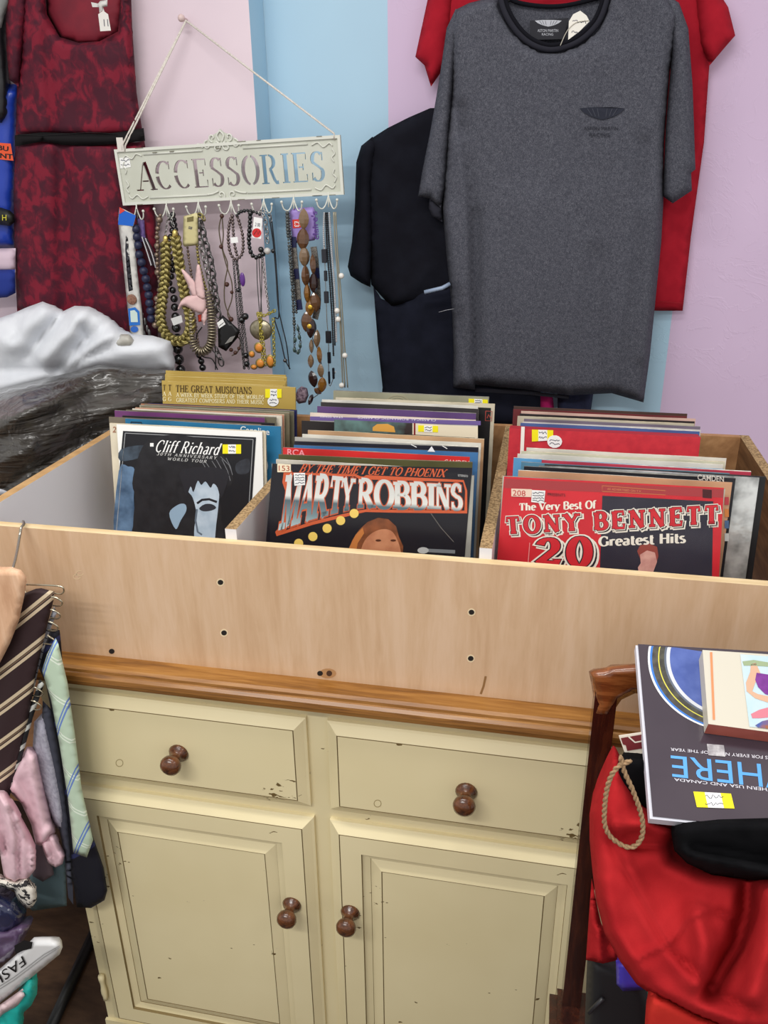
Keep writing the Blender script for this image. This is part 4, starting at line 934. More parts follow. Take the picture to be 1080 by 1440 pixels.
puff('sleeve', [(40, -72), (20, -40), (10, -6), (8, 30), (9, 70), (13, 112), (26, 122), (30, 80), (36, 20)], .90, .02, .02, 14, M_DRESS, d_, 6, [rnoise(16, 40, .004, 6)])
tubeobj('waistband_stitch', [at(22+i*18, 188.5+2*math.sin(i*.8), .885) for i in range(11)], .0006, M_BLACK, d_, 4)
puff('waistband', [(21, 190), (60, 186), (110, 188), (150, 188), (180, 184), (202, 180), (204, 198), (180, 201), (130, 205), (90, 204), (60, 199), (21, 206)], .8875, .004, .004, 4, mat((18, 16, 18), .8, spec=.2), d_, 7)
pl = Plane(at(146, 30, .868), (0, -1, 0))
tg = patch('price_tag', [(138, 20), (145, 15), (152, 20), (156, 43), (141, 44)], pl, 0, mat((222, 218, 212), .7), d_, .001)
for x_ in (146, 151): strip('tag_writing', [(x_, 27), (x_+1, 37)], .9, pl, .0015, M_INK, tg)
puff('ribbon', [(128, 3), (138, 5), (141, 1), (151, 0), (151, 9), (145, 10), (148, 20), (144, 15), (140, 18), (139, 10), (130, 10)], .872, .004, .003, 4, mat((206, 204, 200), .5), d_, 4)

h = empty('clothes_hanger', at(112, -80, .925), 'wire hanger inside the burgundy dress', 'hanger')
tubeobj('shoulder_bar', spline([at(x, y, .925) for x, y in ((44, -62), (80, -84), (112, -96), (146, -84), (180, -62))], 4), .003, M_DSTEEL, h)
tubeobj('hook', spline([at(x, y, .925) for x, y in ((112, -96), (112, -120), (126, -136), (138, -122))], 5), .002, M_DSTEEL, h)
# ---- far left: packaged goods beside the dress
puff('plastic_bag', [(-60, 120), (-60, 355), (22, 348), (20, 300), (22, 230), (26, 130), (30, 118)], .94, .03, .008, 24, mat((30, 62, 168), .35, coat=.3), None, 9, [rnoise(30, 50, .006, 3)], label='blue plastic bag with orange lettered band behind the burgundy dress', cat='bag')
pb = bpy.data.objects['plastic_bag']; pl = Plane(at(5, 225, .908), (0, -1, 0))
patch('orange_band', [(-60, 196), (15, 202), (19, 226), (-60, 218)], pl, .0, mat((226, 84, 44), .5), pb, .0006)
sans_print('lettering', 'A BU', [(-16, 202), (12, 206), (-16, 209), (12, 213)], pl, .001, M_BLACK, pb, .03); sans_print('lettering', 'ANT', [(-10, 214), (18, 217), (-10, 221), (18, 224)], pl, .001, M_BLACK, pb, .03)
puff('hanging_bag', [(-60, 20), (-10, 0), (12, 6), (12, 60), (13, 112), (14, 160), (8, 176), (-60, 178)], .935, .045, .01, 20, mat((30, 30, 34), .4, c2=(22, 22, 24), scale=20, coat=.3), None, 8, [rnoise(20, 40, .008, 9)], label='black glossy bag hanging beside the sleeve of the burgundy dress', cat='bag')
puff('grey_pouch', [(-60, -30), (14, -30), (14, 4), (6, 22), (0, 50), (-60, 60)], .90, .015, .01, 12, mat((150, 152, 150), .35, c2=(120, 124, 122), scale=30), None, 8, [rnoise(12, 20, .006, 1)], label='grey plastic pouch above the black glossy bag', cat='pouch')
bp = puff('belt', [(-60, 285), (2, 292), (14, 296), (20, 302), (21, 312), (14, 318), (0, 316), (-60, 322)], .895, .014, .01, 10, mat((20, 22, 20), .5), None, 6, label='black belt with yellow letter below the orange lettered band', cat='belt')
pl = Plane(at(6, 306, .879), (0, -1, 0)); sans_print('lettering', 'H', [(3, 302), (9, 302), (3, 310), (9, 310)], pl, .0005, mat((206, 196, 60), .5), bp)
puff('cloth', [(-60, 350), (22, 349), (22, 383), (-60, 384)], .90, .012, .01, 10, mat((206, 184, 198), .8), None, 7, label='folded pale pink cloth left of the burgundy skirt', cat='cloth')
puff('cloth', [(-60, 380), (21, 379), (22, 412), (10, 418), (-60, 424)], .885, .014, .01, 10, mat((24, 46, 128), .8), None, 7, label='folded royal blue cloth left of the burgundy skirt', cat='cloth')

# ================================================================== ACCESSORIES SIGN
YS = .885
sg = empty('hanging_sign', at(325, 285, YS), 'cream metal sign with cut-out capital letters and jewellery hooks', 'sign')
M_SIGN = mat((200, 202, 190), .45, c2=(192, 194, 180), scale=12); M_SIGNW = mat((212, 213, 203), .4); M_CHIPPED = mat((120, 116, 100), .7)
TL, TR, BL, BR = at(157, 210, YS), at(475, 190, YS), at(174, 289, YS), at(483, 273, YS)
ux = ((TR-TL)+(BR-BL))/2; SW = ux.length; ux.normalize(); uz = -(((BL-TL)+(BR-TR))/2); SH = uz.length; uz = (uz-ux*uz.dot(ux)).normalized(); un = ux.cross(uz)
if un.y > 0: un = -un
SO = BL
def sp_(x, z, d=0.0): return SO+ux*x+uz*z+un*d
TH = .005
q = MB(); q.v = [sp_(x, z, d) for d in (0, -TH) for x, z in ((0, 0), (SW, 0), (SW, SH), (0, SH))]
q.f = [(0, 1, 2, 3), (7, 6, 5, 4), (1, 0, 4, 5), (2, 1, 5, 6), (3, 2, 6, 7), (0, 3, 7, 4)]; q.m = [0]*6
plate = q.build('plate', M_SIGN, sg)
# stencil capitals cut through the plate
ST = {
 'A': (.74, [([(.05,0),(.33,.93)],.05,'a'),([(.40,1.0),(.68,0)],.17,'z'),([(.21,.33),(.49,.33)],.045,'')]),
 'C': (.74, [(arc(.40,.5,.32,.48,50,172,10),0,''),(arc(.40,.5,.32,.48,184,310,10),0,''),([(.64,.70),(.64,.98)],.05,'')]),
 'E': (.68, [([(.16,0),(.16,1)],.16,''),([(.02,.98),(.60,.98),(.60,.76)],.045,''),([(.30,.51),(.46,.51)],.045,''),([(.47,.40),(.47,.62)],.05,''),([(.02,.02),(.62,.02),(.62,.26)],.045,'')]),
 'S': (.60, [(arc(.30,.74,.20,.25,40,200,10)+[(.22,.58),(.34,.50),(.44,.42)]+arc(.30,.26,.21,.25,30,-145,12),0,''),([(.51,.70),(.51,.98)],.05,''),([(.08,.03),(.08,.30)],.05,'')]),
 'O': (.76, [(arc(.38,.5,.31,.49,100,260,14),0,''),(arc(.38,.5,.31,.49,80,-80,14),0,'')]),
 'R': (.76, [([(.14,0),(.14,1)],.16,'az'),(arc(.30,.74,.24,.24,82,-82,12),0,''),([(.38,.50),(.52,.14),(.60,.03),(.70,.04)],.13,'')]),
 'I': (.36, [([(.18,0),(.18,1)],.17,'az')]),
}
word = 'ACCESSORIES'; tot = sum(ST[c][0] for c in word)+.085*(len(word)-1)
lx0, lx1, lz0, lh = SW*.085, SW*.925, SH*.25, SH*.50
ks = (lx1-lx0)/tot; cx = lx0; cq = MB()
for ch in word:
    adv, strokes = ST[ch]
    for pts, w0, sf in strokes:
        k = len(pts); L = []; R_ = []
        for i, (x, y) in enumerate(pts):
            a = pts[max(i-1, 0)]; b = pts[min(i+1, k-1)]; dx, dy = b[0]-a[0], b[1]-a[1]; l = math.hypot(dx, dy); dx /= l; dy /= l
            w = w0 or .045+.12*abs(dy)**1.6
            L.append((x-dy*w/2, y+dx*w/2)); R_.append((x+dy*w/2, y-dx*w/2))
        polys = [[L[i], L[i+1], R_[i+1], R_[i]] for i in range(k-1)]
        for e_, fl_ in ((0, 'a'), (-1, 'z')):
            if fl_ in sf:
                x, y = pts[e_]; y = .98 if y > .5 else .02; polys.append([(x-.16, y-.022), (x+.16, y-.022), (x+.16, y+.022), (x-.16, y+.022)])
        for P_ in polys:
            ar = sum(P_[i][0]*P_[(i+1) % 4][1]-P_[(i+1) % 4][0]*P_[i][1] for i in range(4))
            if ar < 0: P_ = P_[::-1]
            W2 = [(cx+x*ks, lz0+y*lh) for x, y in P_]
            cq.add([sp_(x, z, .01) for x, z in W2]+[sp_(x, z, -.02) for x, z in W2], [(0, 1, 2, 3), (7, 6, 5, 4), (1, 0, 4, 5), (2, 1, 5, 6), (3, 2, 6, 7), (0, 3, 7, 4)])
    cx += (adv+.085)*ks
cutter = cq.build('letter_cutter', M_SIGN); fixn(cutter); fixn(plate)
bpy.context.view_layer.update()
md = plate.modifiers.new('cut', 'BOOLEAN'); md.operation = 'DIFFERENCE'; md.object = cutter; md.solver = 'EXACT'; md.use_self = True
dg = bpy.context.evaluated_depsgraph_get(); dg.update(); nm_ = bpy.data.meshes.new_from_object(plate.evaluated_get(dg)); plate.modifiers.clear(); plate.data = nm_
bpy.data.objects.remove(cutter)
# raised rim, inner bead, chips, scroll ornaments
def bar(name, x0, z0, x1, z1, d, m, parent):
    q = MB(); q.v = [sp_(x, z, dd) for dd in (d, 0.0001) for x, z in ((x0, z0), (x1, z0), (x1, z1), (x0, z1))]
    q.f = [(0, 1, 2, 3), (1, 0, 4, 5), (2, 1, 5, 6), (3, 2, 6, 7), (0, 3, 7, 4)]; q.m = [0]*5; return q.build(name, m, parent)
rw = .0065
bar('rim', 0, 0, SW, rw, .004, M_SIGNW, sg); bar('rim', 0, SH-rw, SW, SH, .004, M_SIGNW, sg); bar('rim', 0, rw, rw, SH-rw, .004, M_SIGNW, sg); bar('rim', SW-rw, rw, SW, SH-rw, .004, M_SIGNW, sg)
for (x0, x1) in ((.13, .40), (.58, .86)):
    for z in (.885, .115): tubeobj('bead_moulding', [sp_(SW*x0, SH*z, .001), sp_(SW*x1, SH*z, .001)], .0022, M_SIGNW, sg, 6)
random.seed(3)
for i in range(14):
    x = SW*(.04+.9*random.random()); z = random.choice((SH-.0005, .0005, SH*.885+.0022)); bar('paint_chip', x, z-.0008, x+.008+.014*random.random(), z+.0008, .0047, M_CHIPPED, sg)
def scroll(pts, r=.0019): tubeobj('scroll_ornament', spline([sp_(x, z, .0018) for x, z in pts], 5), r, M_SIGNW, sg, 6)
def spiral(cx, cz, r0, turns, a0, sgn): return [(cx+r0*(1-i/14)*math.cos(a0+sgn*turns*2*math.pi*i/14), cz+r0*(1-i/14)*math.sin(a0+sgn*turns*2*math.pi*i/14)) for i in range(13)]
for sx in (-1, 1):
    cxm = SW*.487
    scroll(spiral(cxm+sx*.012, SH*.93, .011, 1.2, math.pi/2, sx)); scroll(spiral(cxm+sx*.033, SH*.97, .010, 1.1, math.pi/2, -sx)); scroll(spiral(cxm+sx*.020, SH*1.09, .009, 1.1, -math.pi/2, sx))
    scroll([(cxm+sx*.045, SH*.93), (cxm+sx*.055, SH*1.0), (cxm+sx*.064, SH*.94)]); scroll([(cxm, SH*1.20), (cxm+sx*.008, SH*1.12), (cxm+sx*.003, SH*1.02)])
    scroll(spiral(cxm+sx*.014, SH*.10, .010, 1.2, -math.pi/2, -sx)); scroll([(cxm+sx*.02, SH*.17), (cxm+sx*.034, SH*.13), (cxm+sx*.048, SH*.12)])
    for k, (cxe) in enumerate((SW*.03 if sx < 0 else SW*.97,)):
        for zz, sz in ((.80, 1), (.2, -1)):
            scroll([(cxe-sx*.050, SH*(zz+.06*sz)), (cxe-sx*.036, SH*(zz+.10*sz)), (cxe-sx*.024, SH*(zz+.02*sz)), (cxe-sx*.010, SH*(zz+.08*sz)), (cxe-sx*.003, SH*(zz+.03*sz))], .0016)
            scroll([(cxe-sx*.004, SH*(zz-.02*sz)), (cxe+sx*.001, SH*(zz-.10*sz)), (cxe-sx*.006, SH*(zz-.16*sz)), (cxe-sx*.002, SH*(zz-.24*sz))], .0014)
crest = [(-.068, .955), (-.055, 1.01), (-.04, 1.0), (-.032, 1.06), (-.02, 1.13), (-.008, 1.17), (0, 1.23), (.008, 1.17), (.02, 1.13), (.032, 1.06), (.04, 1.0), (.055, 1.01), (.068, .955)]
q = MB(); n = len(crest); q.add([sp_(SW*.487+x, SH*z, d) for d in (-.0002, -TH) for x, z in crest], [tuple(range(n-1, -1, -1)), tuple(range(n, 2*n))]+[(i, i+1, n+i+1, n+i) for i in range(n-1)]); fixn(q.build('crest', M_SIGN, sg))
pl = Plane(sp_(0, 0, 0), un)
ps = patch('price_sticker', [(168, 222), (182, 221), (184, 235), (169, 237)], pl, .0006, M_WHITE, sg, .0003); scribble(ps, 170, 223, 182, 235, pl, .0012)
# string over a nail
NA = at(262, 28, .925)
for k, (px, py) in enumerate(((172, 206), (176, 207), (470, 190))):
    tubeobj('string', [at(px, py+6, YS-.003), at(px, py-2, YS-.004), NA+Vector((0, 0, -.001*k))], .0021, mat((222, 216, 208), .8, c2=(196, 188, 176), scale=300), sg, 6)
box('ribbon_tab', at(167, 208, YS-.004)+Vector((-.003, -.001, -.008)), at(171, 196, YS-.004)+Vector((.003, .001, .004)), mat((214, 208, 200), .6), sg)
q = MB(); q.lathe(at(262, 28, YP-.001), (0, -1, 0), [(0, .003), (.02, .003), (.022, .007), (.028, .008), (.033, .005), (.034, .001)], 12)
q.build('wall_pin', mat((214, 190, 186), .4), None, True, label='small pinkish push pin holding the string of the cream sign', cat='pin')
HK = []
def hook(px, py):
    o = at(px, py, YS-.004); e_ = MB()
    e_.tube([o+Vector((0, 0, .006)), o+Vector((0, -.002, -.012)), o+Vector((0, -.003, -.026))], .0017, 6)
    for s_ in (-1, 1):
        pts = spline([o+Vector((0, -.002, -.002)), o+Vector((s_*.006, -.004, -.020)), o+Vector((s_*.013, -.009, -.029)), o+Vector((s_*.021, -.014, -.024)), o+Vector((s_*.024, -.017, -.010))], 4)
        e_.tube(pts, .0016, 6); e_.ball(pts[-1], .0034)
    e_.build('hook', M_SIGNW, sg, True); HK.append(o)
for px, py in ((192, 290), (234, 287), (279, 284), (325, 282), (371, 280), (413, 277), (462, 274)): hook(px, py)

# ================================================================== JEWELLERY ON THE HOOKS
GJ = 'jewellery on the sign hooks'; YJ = .868; PXM = 1/590.0
M_GOLD = mat((168, 156, 100), .38, .7, c2=(124, 112, 64), scale=200); M_SILV = mat((170, 168, 166), .25, .9); M_DSILV = mat((104, 102, 102), .3, .9)
M_BRNZ = mat((132, 114, 100), .35, .7); M_JET = mat((14, 14, 16), .12, coat=.6); M_NAVYB = mat((34, 38, 66), .4); M_BROWN = mat((84, 50, 36), .4, c2=(54, 30, 22), scale=200)
def jl(name, cat, px, py, label): return empty(name, at(px, py, YJ), label, cat, GJ)
def path(pts, Y=YJ, per=6): return spline([at(x, y, Y) for x, y in pts], per)
_bm = {}
def beadmesh(key, m, sc=(1, 1, 1), nu=12, nv=8):
    if key not in _bm:
        q = MB(); q.ball((0, 0, 0), 1.0, 0, nu, nv, sc); me = bpy.data.meshes.new('bead'); me.from_pydata([tuple(v) for v in q.v], [], q.f); me.materials.append(m)
        me.polygons.foreach_set('use_smooth', [True]*len(me.polygons)); _bm[key] = me
    return _bm[key]
def bead(key, m, px, py, r, parent, Y=YJ, sc=(1, 1, 1), rot=(0, 0, 0), nm='bead'):
    return inst(beadmesh(key, m), nm, at(px, py, Y), parent, rot, tuple(r*PXM*k for k in sc))
def strand(name, parent, pts, r, step, m, Y=YJ, jit=0.0, per=6, kind='stuff'):
    P_ = even(path(pts, Y, per), step*PXM); q = MB(); rn = random.Random(int(pts[0][0]*13))
    for p in P_: q.ball(p, r*PXM*(1+jit*(rn.random()-.5)), 0, 6, 4)
    o = q.build(name, m, parent, True); o['kind'] = kind; return o
def chain(name, parent, pts, r, m, Y=YJ, wire=.25, per=6):
    P_ = even(path(pts, Y, per), r*1.5*PXM); q = MB()
    for i in range(len(P_)-1):
        c = (P_[i]+P_[i+1])/2; t = (P_[i+1]-P_[i]).normalized(); s_ = Vector((0, -1, 0)) if i % 2 else t.cross(Vector((0, -1, 0))).normalized()
        if i % 2: s_ = (s_+t.cross(Vector((0, -1, 0)))*.5).normalized()
        q.tube([c+t*math.cos(a)*r*PXM+s_*math.sin(a)*r*.62*PXM for a in [k*math.pi/4 for k in range(8)]], r*wire*PXM, 4, 0, True)
    o = q.build(name, m, parent, True); o['kind'] = 'stuff'; return o
def cord(name, parent, pts, r, m, Y=YJ, per=6): return tubeobj(name, path(pts, Y, per), r*PXM, m, parent, 5)

# packet with a watch
w = jl('watch_packet', 'watch', 190, 488, 'black strap watch in white blister packet with blue header')
puff('packet', [(168, 292), (174, 294), (191, 303), (188, 318), (193, 380), (200, 440), (203, 488), (185, 487), (180, 440), (174, 380), (167, 320), (166, 308)], .862, .006, .004, 5, mat((216, 214, 208), .3, c2=(196, 194, 190), scale=60), w, 6)
pl = Plane(at(185, 400, .8555), (0, -1, 0))
patch('header_card', [(168, 293), (191, 303), (187, 318), (166, 316)], pl, 0, mat((22, 96, 196), .4), w, .0006)
patch('red_corner', [(168, 291), (176, 296), (168, 301)], pl, .001, mat((214, 62, 50), .4), w, .0004)
puff('watch_strap', [(177, 331), (180, 335), (183, 370), (187, 408), (181, 410), (178, 380), (176, 350)], .856, .005, .001, 4, mat((38, 38, 46), .5), w, 4)
q = MB(); q.lathe(at(186, 421, .856), (0, -1, 0), [(0, .0125), (.004, .0125), (.005, .010), (.0052, .0005)], 16); q.build('watch_face', mat((112, 74, 58), .3, c2=(150, 110, 90), scale=200), w, True)
patch('brand_label', [(180, 434), (190, 432), (196, 438), (197, 457), (182, 458)], pl, .002, mat((30, 106, 190), .4), w, .0005); patch('label_window', [(183, 437), (189, 436), (193, 440), (194, 453), (184, 453)], pl, .003, mat((196, 214, 206), .4), w, .0004)
patch('blue_seal', disc(189, 463, 5.5, 4.5), pl, .002, mat((40, 96, 180), .4), w, .0005); patch('buckle', [(189, 473), (196, 473), (196, 480), (189, 480)], pl, .002, M_BLACK, w, .001)
# navy beads
w = jl('bead_necklace', 'necklace', 210, 450, 'matt navy blue round bead necklace beside the watch packet')
cord('cord', w, [(192, 294), (194, 330), (200, 378), (207, 404), (212, 450)], .8, M_BLACK)
for x, y in ((191, 322), (192, 333), (194, 345), (195.5, 358), (199, 369), (202, 381), (205, 392), (207, 404), (209, 415), (210, 426), (211.5, 437), (212.5, 448)): bead('nv', M_NAVYB, x, y, 6.2, w)
w = jl('ribbon_necklace', 'necklace', 210, 370, 'black and white chequered ribbon strands on a purple card')
puff('card', [(192, 306), (203, 310), (205, 340), (194, 340)], .880, .001, .001, 2, mat((112, 92, 150), .5), w, 5)
for k in range(4): strand('checked_strand', w, [(200+k*2.4, 334+k), (207+k*3, 355), (213+k*3, 374+k)], 1.2, 2.0, mat((26, 26, 30), .5) if k % 2 else mat((200, 200, 204), .4), .872)
w = jl('charm_chain', 'necklace', 202, 505, 'short chain of brown stone charms hanging below the watch packet')
for x, y, r_ in ((201, 488, 3.4), (203, 494, 3.8), (200, 499, 3), (202, 504, 3.4)): bead('bs', M_BROWN, x, y, r_, w, nm='charm')
for x, y in ((204, 452), (207, 462), (210, 468), (203, 470)): bead('br', M_DSILV, x, y, 2.4, w, sc=(1, 1, 2.4), nm='charm')
cord('cord', w, [(201, 440), (203, 470), (201, 488)], .6, M_DSILV)
# bronze beads
w = jl('bead_necklace', 'necklace', 220, 465, 'bronze metal bead necklace left of the gold braid')
P_ = even([Vector((p.x, p.y, 0)) for p in spline(p2([(226, 303), (221, 335), (222, 376), (224, 400), (220, 430), (219, 458)]), 6)], 6.2); rn = random.Random(4)
for k, p in enumerate(P_): bead('bz', M_BRNZ, p.x+rn.uniform(-1, 1), p.y, (4.8 if k % 6 == 1 else 3.6 if k % 2 else 2.6), w)
# gold braid
w = jl('braided_necklace', 'necklace', 250, 480, 'thick gold braided rope necklace')
gp = path([(233, 340), (233, 370), (231, 400), (228, 425), (226, 448), (232, 468), (245, 479), (259, 478), (267, 465), (267, 445), (262, 425), (257, 400), (252, 370), (246, 332)], .862, 8)
gp = even(gp, 1.6*PXM)
for s_ in range(3):
    for z_ in (0, 1):
        pts = []
        for i, p in enumerate(gp):
            a = i*0.42+s_*2*math.pi/3; tt = (gp[min(i+1, len(gp)-1)]-gp[max(i-1, 0)]).normalized(); sd = tt.cross(Vector((0, -1, 0))).normalized()
            pts.append(p+sd*(math.sin(a)*5.2+z_*2.2-1.1)*PXM+Vector((0, -1, 0))*math.sin(2*a)*2.6*PXM)
        tubeobj('braid_strand', pts, 2.1*PXM, M_GOLD, w, 5)
for x, y in ((233, 337), (246, 329)):
    q = MB(); q.lathe(at(x, y+4, .862), at(x, y-6, .862)-at(x, y+4, .862), [(0, .006), (.001, .0066), (.013, .0066), (.015, .004), (.017, .002)], 12); q.build('end_cap', mat((206, 184, 110), .25, .9), w, True)
chain('clasp_chain', w, [(233, 330), (235, 315), (238, 303), (243, 315), (246, 323)], 2.6, M_SILV)
# black beads, both lengths
w = jl('bead_necklace', 'necklace', 252, 525, 'glossy black bead necklace ending in large balls behind the gold braid')
for k, (x, y, r_) in enumerate([(240+3*math.sin(i), 306+i*9.2, 4.6) for i in range(11)]+[(243, 408, 5), (245, 420, 5.6), (246, 432, 5.8), (247, 445, 6), (248, 461, 6.8), (250, 476, 7.4), (250, 490.5, 7.8), (251.5, 505.5, 8), (254, 520, 7.4)]): bead('jt', M_JET, x, y, r_, w, Y=.876)
for i in range(7): bead('jt', M_JET, 243+i*1.2, 302+i*7, 4.2, w, Y=.880)
w2 = patch('paper_tag', [(240, 448), (255, 443), (257, 453), (244, 458)], Plane(at(250, 450, .860), (0, -1, 0)), 0, mat((206, 206, 204), .6), w, .0006)
w = jl('bead_necklace', 'necklace', 290, 520, 'shorter jet bead necklace below the disc necklace')
for x, y, r_ in ((280, 500, 4.4), (283, 508, 5), (285, 517, 5.2), (281, 491, 4)): bead('jt', M_JET, x, y, r_, w, Y=.876)
cord('cord', w, [(284, 460), (276, 475), (284, 500), (298, 505), (306, 520)], .9, M_BLACK, .872); cord('cord', w, [(300, 470), (303, 495), (303, 520)], .9, M_BLACK, .872)
strand('seed_beads', w, [(262, 330), (265, 360), (270, 395), (273, 440), (280, 491)], 2.2, 4.4, M_BRNZ, .876, .4)
# card with gold links
w = jl('jewellery_card', 'card', 268, 345, 'pale gold jewellery card hanging above the pink bird')
puff('card', [(258, 304), (277, 299), (278, 304), (279, 342), (276, 345), (260, 347), (257, 344)], .858, .001, .001, 2, mat((200, 190, 140), .45), w, 5)
pl = Plane(at(268, 320, .8565), (0, -1, 0)); patch('print_mark', [(263, 306), (272, 304), (272, 311), (263, 312)], pl, 0, mat((112, 102, 60), .5), w, .0004); scribble(w, 265, 318, 270, 323, pl, .0006, 2)
# silver link chain
w = jl('chain_necklace', 'necklace', 306, 450, 'chunky silver link chain right of the pale gold card')
chain('links', w, [(280, 302), (284, 320), (290, 345), (297, 370), (301, 400), (305, 425), (307, 446)], 6.2, M_DSILV, .866, .26); chain('links', w, [(282, 304), (280, 330), (286, 360), (296, 400), (304, 440)], 5.2, M_SILV, .874, .26)
chain('links', w, [(300, 488), (308, 500), (313, 518)], 6.5, M_DSILV, .872, .2)
chain('clasp', w, [(279, 302), (285, 304), (288, 312)], 4, M_GOLD, .862, .3)
# disc necklace
w = jl('disc_necklace', 'necklace', 285, 498, 'necklace of stacked antique silver discs holding the pink bird')
P_ = even(path([(291, 411), (296, 432), (298, 455), (298, 475), (293, 490), (282, 495), (273, 487), (270, 470), (269, 450), (270, 438)], .862, 10), 4.2*PXM)
dq = MB(); dq.lathe((0, 0, -.0028), (0, 0, 1), [(0, .005), (.0006, .0108), (.0018, .0125), (.0038, .0125), (.005, .0108), (.0056, .005)], 14)
dm = bpy.data.meshes.new('disc'); dm.from_pydata([tuple(v) for v in dq.v], [], dq.f); dm.materials.append(mat((152, 142, 122), .3, .85)); dm.polygons.foreach_set('use_smooth', [True]*len(dm.polygons))
for i, p in enumerate(P_):
    t_ = (P_[min(i+1, len(P_)-1)]-P_[max(i-1, 0)]).normalized(); sc_ = .62 if i > len(P_)*.72 else .92
    inst(dm, 'disc', p, w, Vector((0, 0, 1)).rotation_difference(t_).to_euler(), (sc_, sc_, 1))
strand('gold_beads', w, [(277, 345), (279, 365), (284, 388), (290, 408)], 2.5, 4.6, M_GOLD, .862)
# pink bird
w = jl('bird_ornament', 'ornament', 272, 455, 'pale pink felt bird ornament with raised wings')
PK = mat((228, 194, 192), .85, c2=(220, 184, 183), scale=60)
puff('body', [(250, 435), (254, 424), (262, 417), (270, 415), (282, 410), (288, 418), (290, 430), (287, 440), (282, 441), (272, 437), (262, 431), (256, 431)], .850, .008, .006, 7, PK, w, 3, smooth_out=3)
puff('wing', [(272, 418), (266, 405), (259, 390), (255, 379), (259, 380), (268, 389), (275, 398), (280, 412)], .847, .004, .004, 4, PK, w, 3, smooth_out=3)
puff('wing', [(274, 404), (275, 388), (277, 373), (281, 374), (284, 388), (287, 405), (288, 420), (278, 418)], .843, .004, .004, 4, PK, w, 3, smooth_out=3)
puff('tail', [(284, 436), (291, 434), (291, 448), (287, 458), (283, 450)], .851, .003, .003, 3, PK, w, 3)
puff('red_tag', [(278, 443), (285, 441), (285, 452), (279, 453)], .862, .002, .002, 3, mat((196, 60, 40), .6), w, 3)
# black card
w = jl('jewellery_card', 'card', 320, 495, 'tilted black jewellery card with white barcode sticker')
puff('card', [(306, 452), (313, 443), (337, 464), (335, 474), (318, 494), (307, 488)], .860, .0012, .001, 3, mat((20, 20, 22), .4), w, 5)
pl = Plane(at(320, 470, .8582), (0, -1, 0)); bs_ = patch('barcode_sticker', [(305, 454), (313, 448), (317, 456), (308, 462)], pl, 0, M_WHITE, w, .0004)
for k in range(3): strip('barcode', [(308+k*2, 459-k*1.5), (311+k*2, 456-k*1.5)], .7, pl, .0006, M_BLACK, bs_)
patch('earring', [(316, 484), (322, 476), (324, 474), (331, 472), (326, 480), (321, 482)], pl, .001, M_SILV, w, .0012)
# leather cord with brown beads
w = jl('cord_necklace', 'necklace', 326, 490, 'brown leather cord necklace with small red-brown beads')
MC = mat((96, 84, 66), .6)
for pts in ([(312, 302), (308, 322), (312, 348), (318, 372), (326, 398), (326, 420), (320, 440), (324, 452)], [(312, 302), (314, 330), (313, 350), (320, 372), (316, 398), (316, 425), (324, 447)], [(324, 452), (332, 470), (338, 480), (334, 495), (326, 500)]): cord('cord', w, pts, .9, MC, .874)
for x, y, r_ in ((312, 304, 3), (311, 347, 3), (319, 400, 3.4), (326, 411, 2.6), (325, 449, 3.6), (325, 492, 3), (331, 496, 3), (336, 490, 2.6)): bead('bs', M_BROWN, x, y, r_, w)
# studded bracelet
w = jl('bracelet', 'bracelet', 332, 367, 'dark studded bracelet with white sticker, on the hook beside the leather cord')
M_STUD = mat((112, 98, 96), .3, .7)
for pts in ([(326, 303), (322, 318), (321, 338), (324, 356), (331, 366)], [(334, 305), (340, 325), (342, 342), (340, 358), (331, 366)], [(327, 304), (328, 325), (330, 345), (334, 362)]): strand('stud_strand', w, pts, 2.5, 4.6, M_STUD, .862, .2)
patch('price_sticker', [(324, 334), (334, 333), (335, 341), (325, 342)], Plane(at(330, 338, .853), (0, -1, 0)), 0, M_WHITE, w, .0006)
# silver multi chain with purple drop
w = jl('chain_necklace', 'necklace', 345, 520, 'silver chain necklace with purple drop and black glass beads')
for pts in ([(328, 365), (331, 400), (334, 440), (340, 490), (344, 520)], [(333, 365), (338, 410), (342, 450), (347, 490), (350, 520)], [(331, 365), (335, 390), (337, 430), (341, 470), (343, 520)]): chain('chain', w, pts, 2.1, M_DSILV, .872, .32)
bead('pd', mat((92, 44, 130), .3, coat=.4), 341, 393, 4, w, .862, (1, .6, 2.4), nm='purple_drop')
for x, y, r_ in ((345, 445, 5), (340, 450, 5), (346, 500, 4.5), (347, 512, 4.5), (335, 408, 3)): bead('jt', M_JET, x, y, r_, w)
# black tile bracelet
w = jl('bracelet', 'bracelet', 356, 362, 'black tile bracelet with white tag marked by a red circle')
strand('tiles', w, [(333, 303), (338, 298), (350, 296), (360, 299), (366, 302)], 2.4, 4.4, M_JET, .860, .2); strand('tiles', w, [(352, 300), (351, 320), (350, 340), (353, 356), (360, 362), (370, 357)], 3.6, 5.6, M_JET, .860, .2)
tg = patch('price_tag', [(357, 305), (369, 307), (367, 336), (354.5, 334)], Plane(at(360, 320, .850), (0, -1, 0)), 0, M_WHITE, w, .0008); pl = Plane(at(360, 320, .849), (0, -1, 0))
patch('red_circle', disc(361, 327.5, 6.6), pl, .0002, mat((204, 40, 44), .5), tg, .0002); sans_print('lettering', '2 00', [(359, 313), (366, 314), (358.5, 318), (365.5, 319)], pl, .0004, M_INK, tg); strip('pen_mark', [(357, 330), (361, 324), (363, 330), (365, 325)], .9, pl, .0006, M_BLACK, tg)
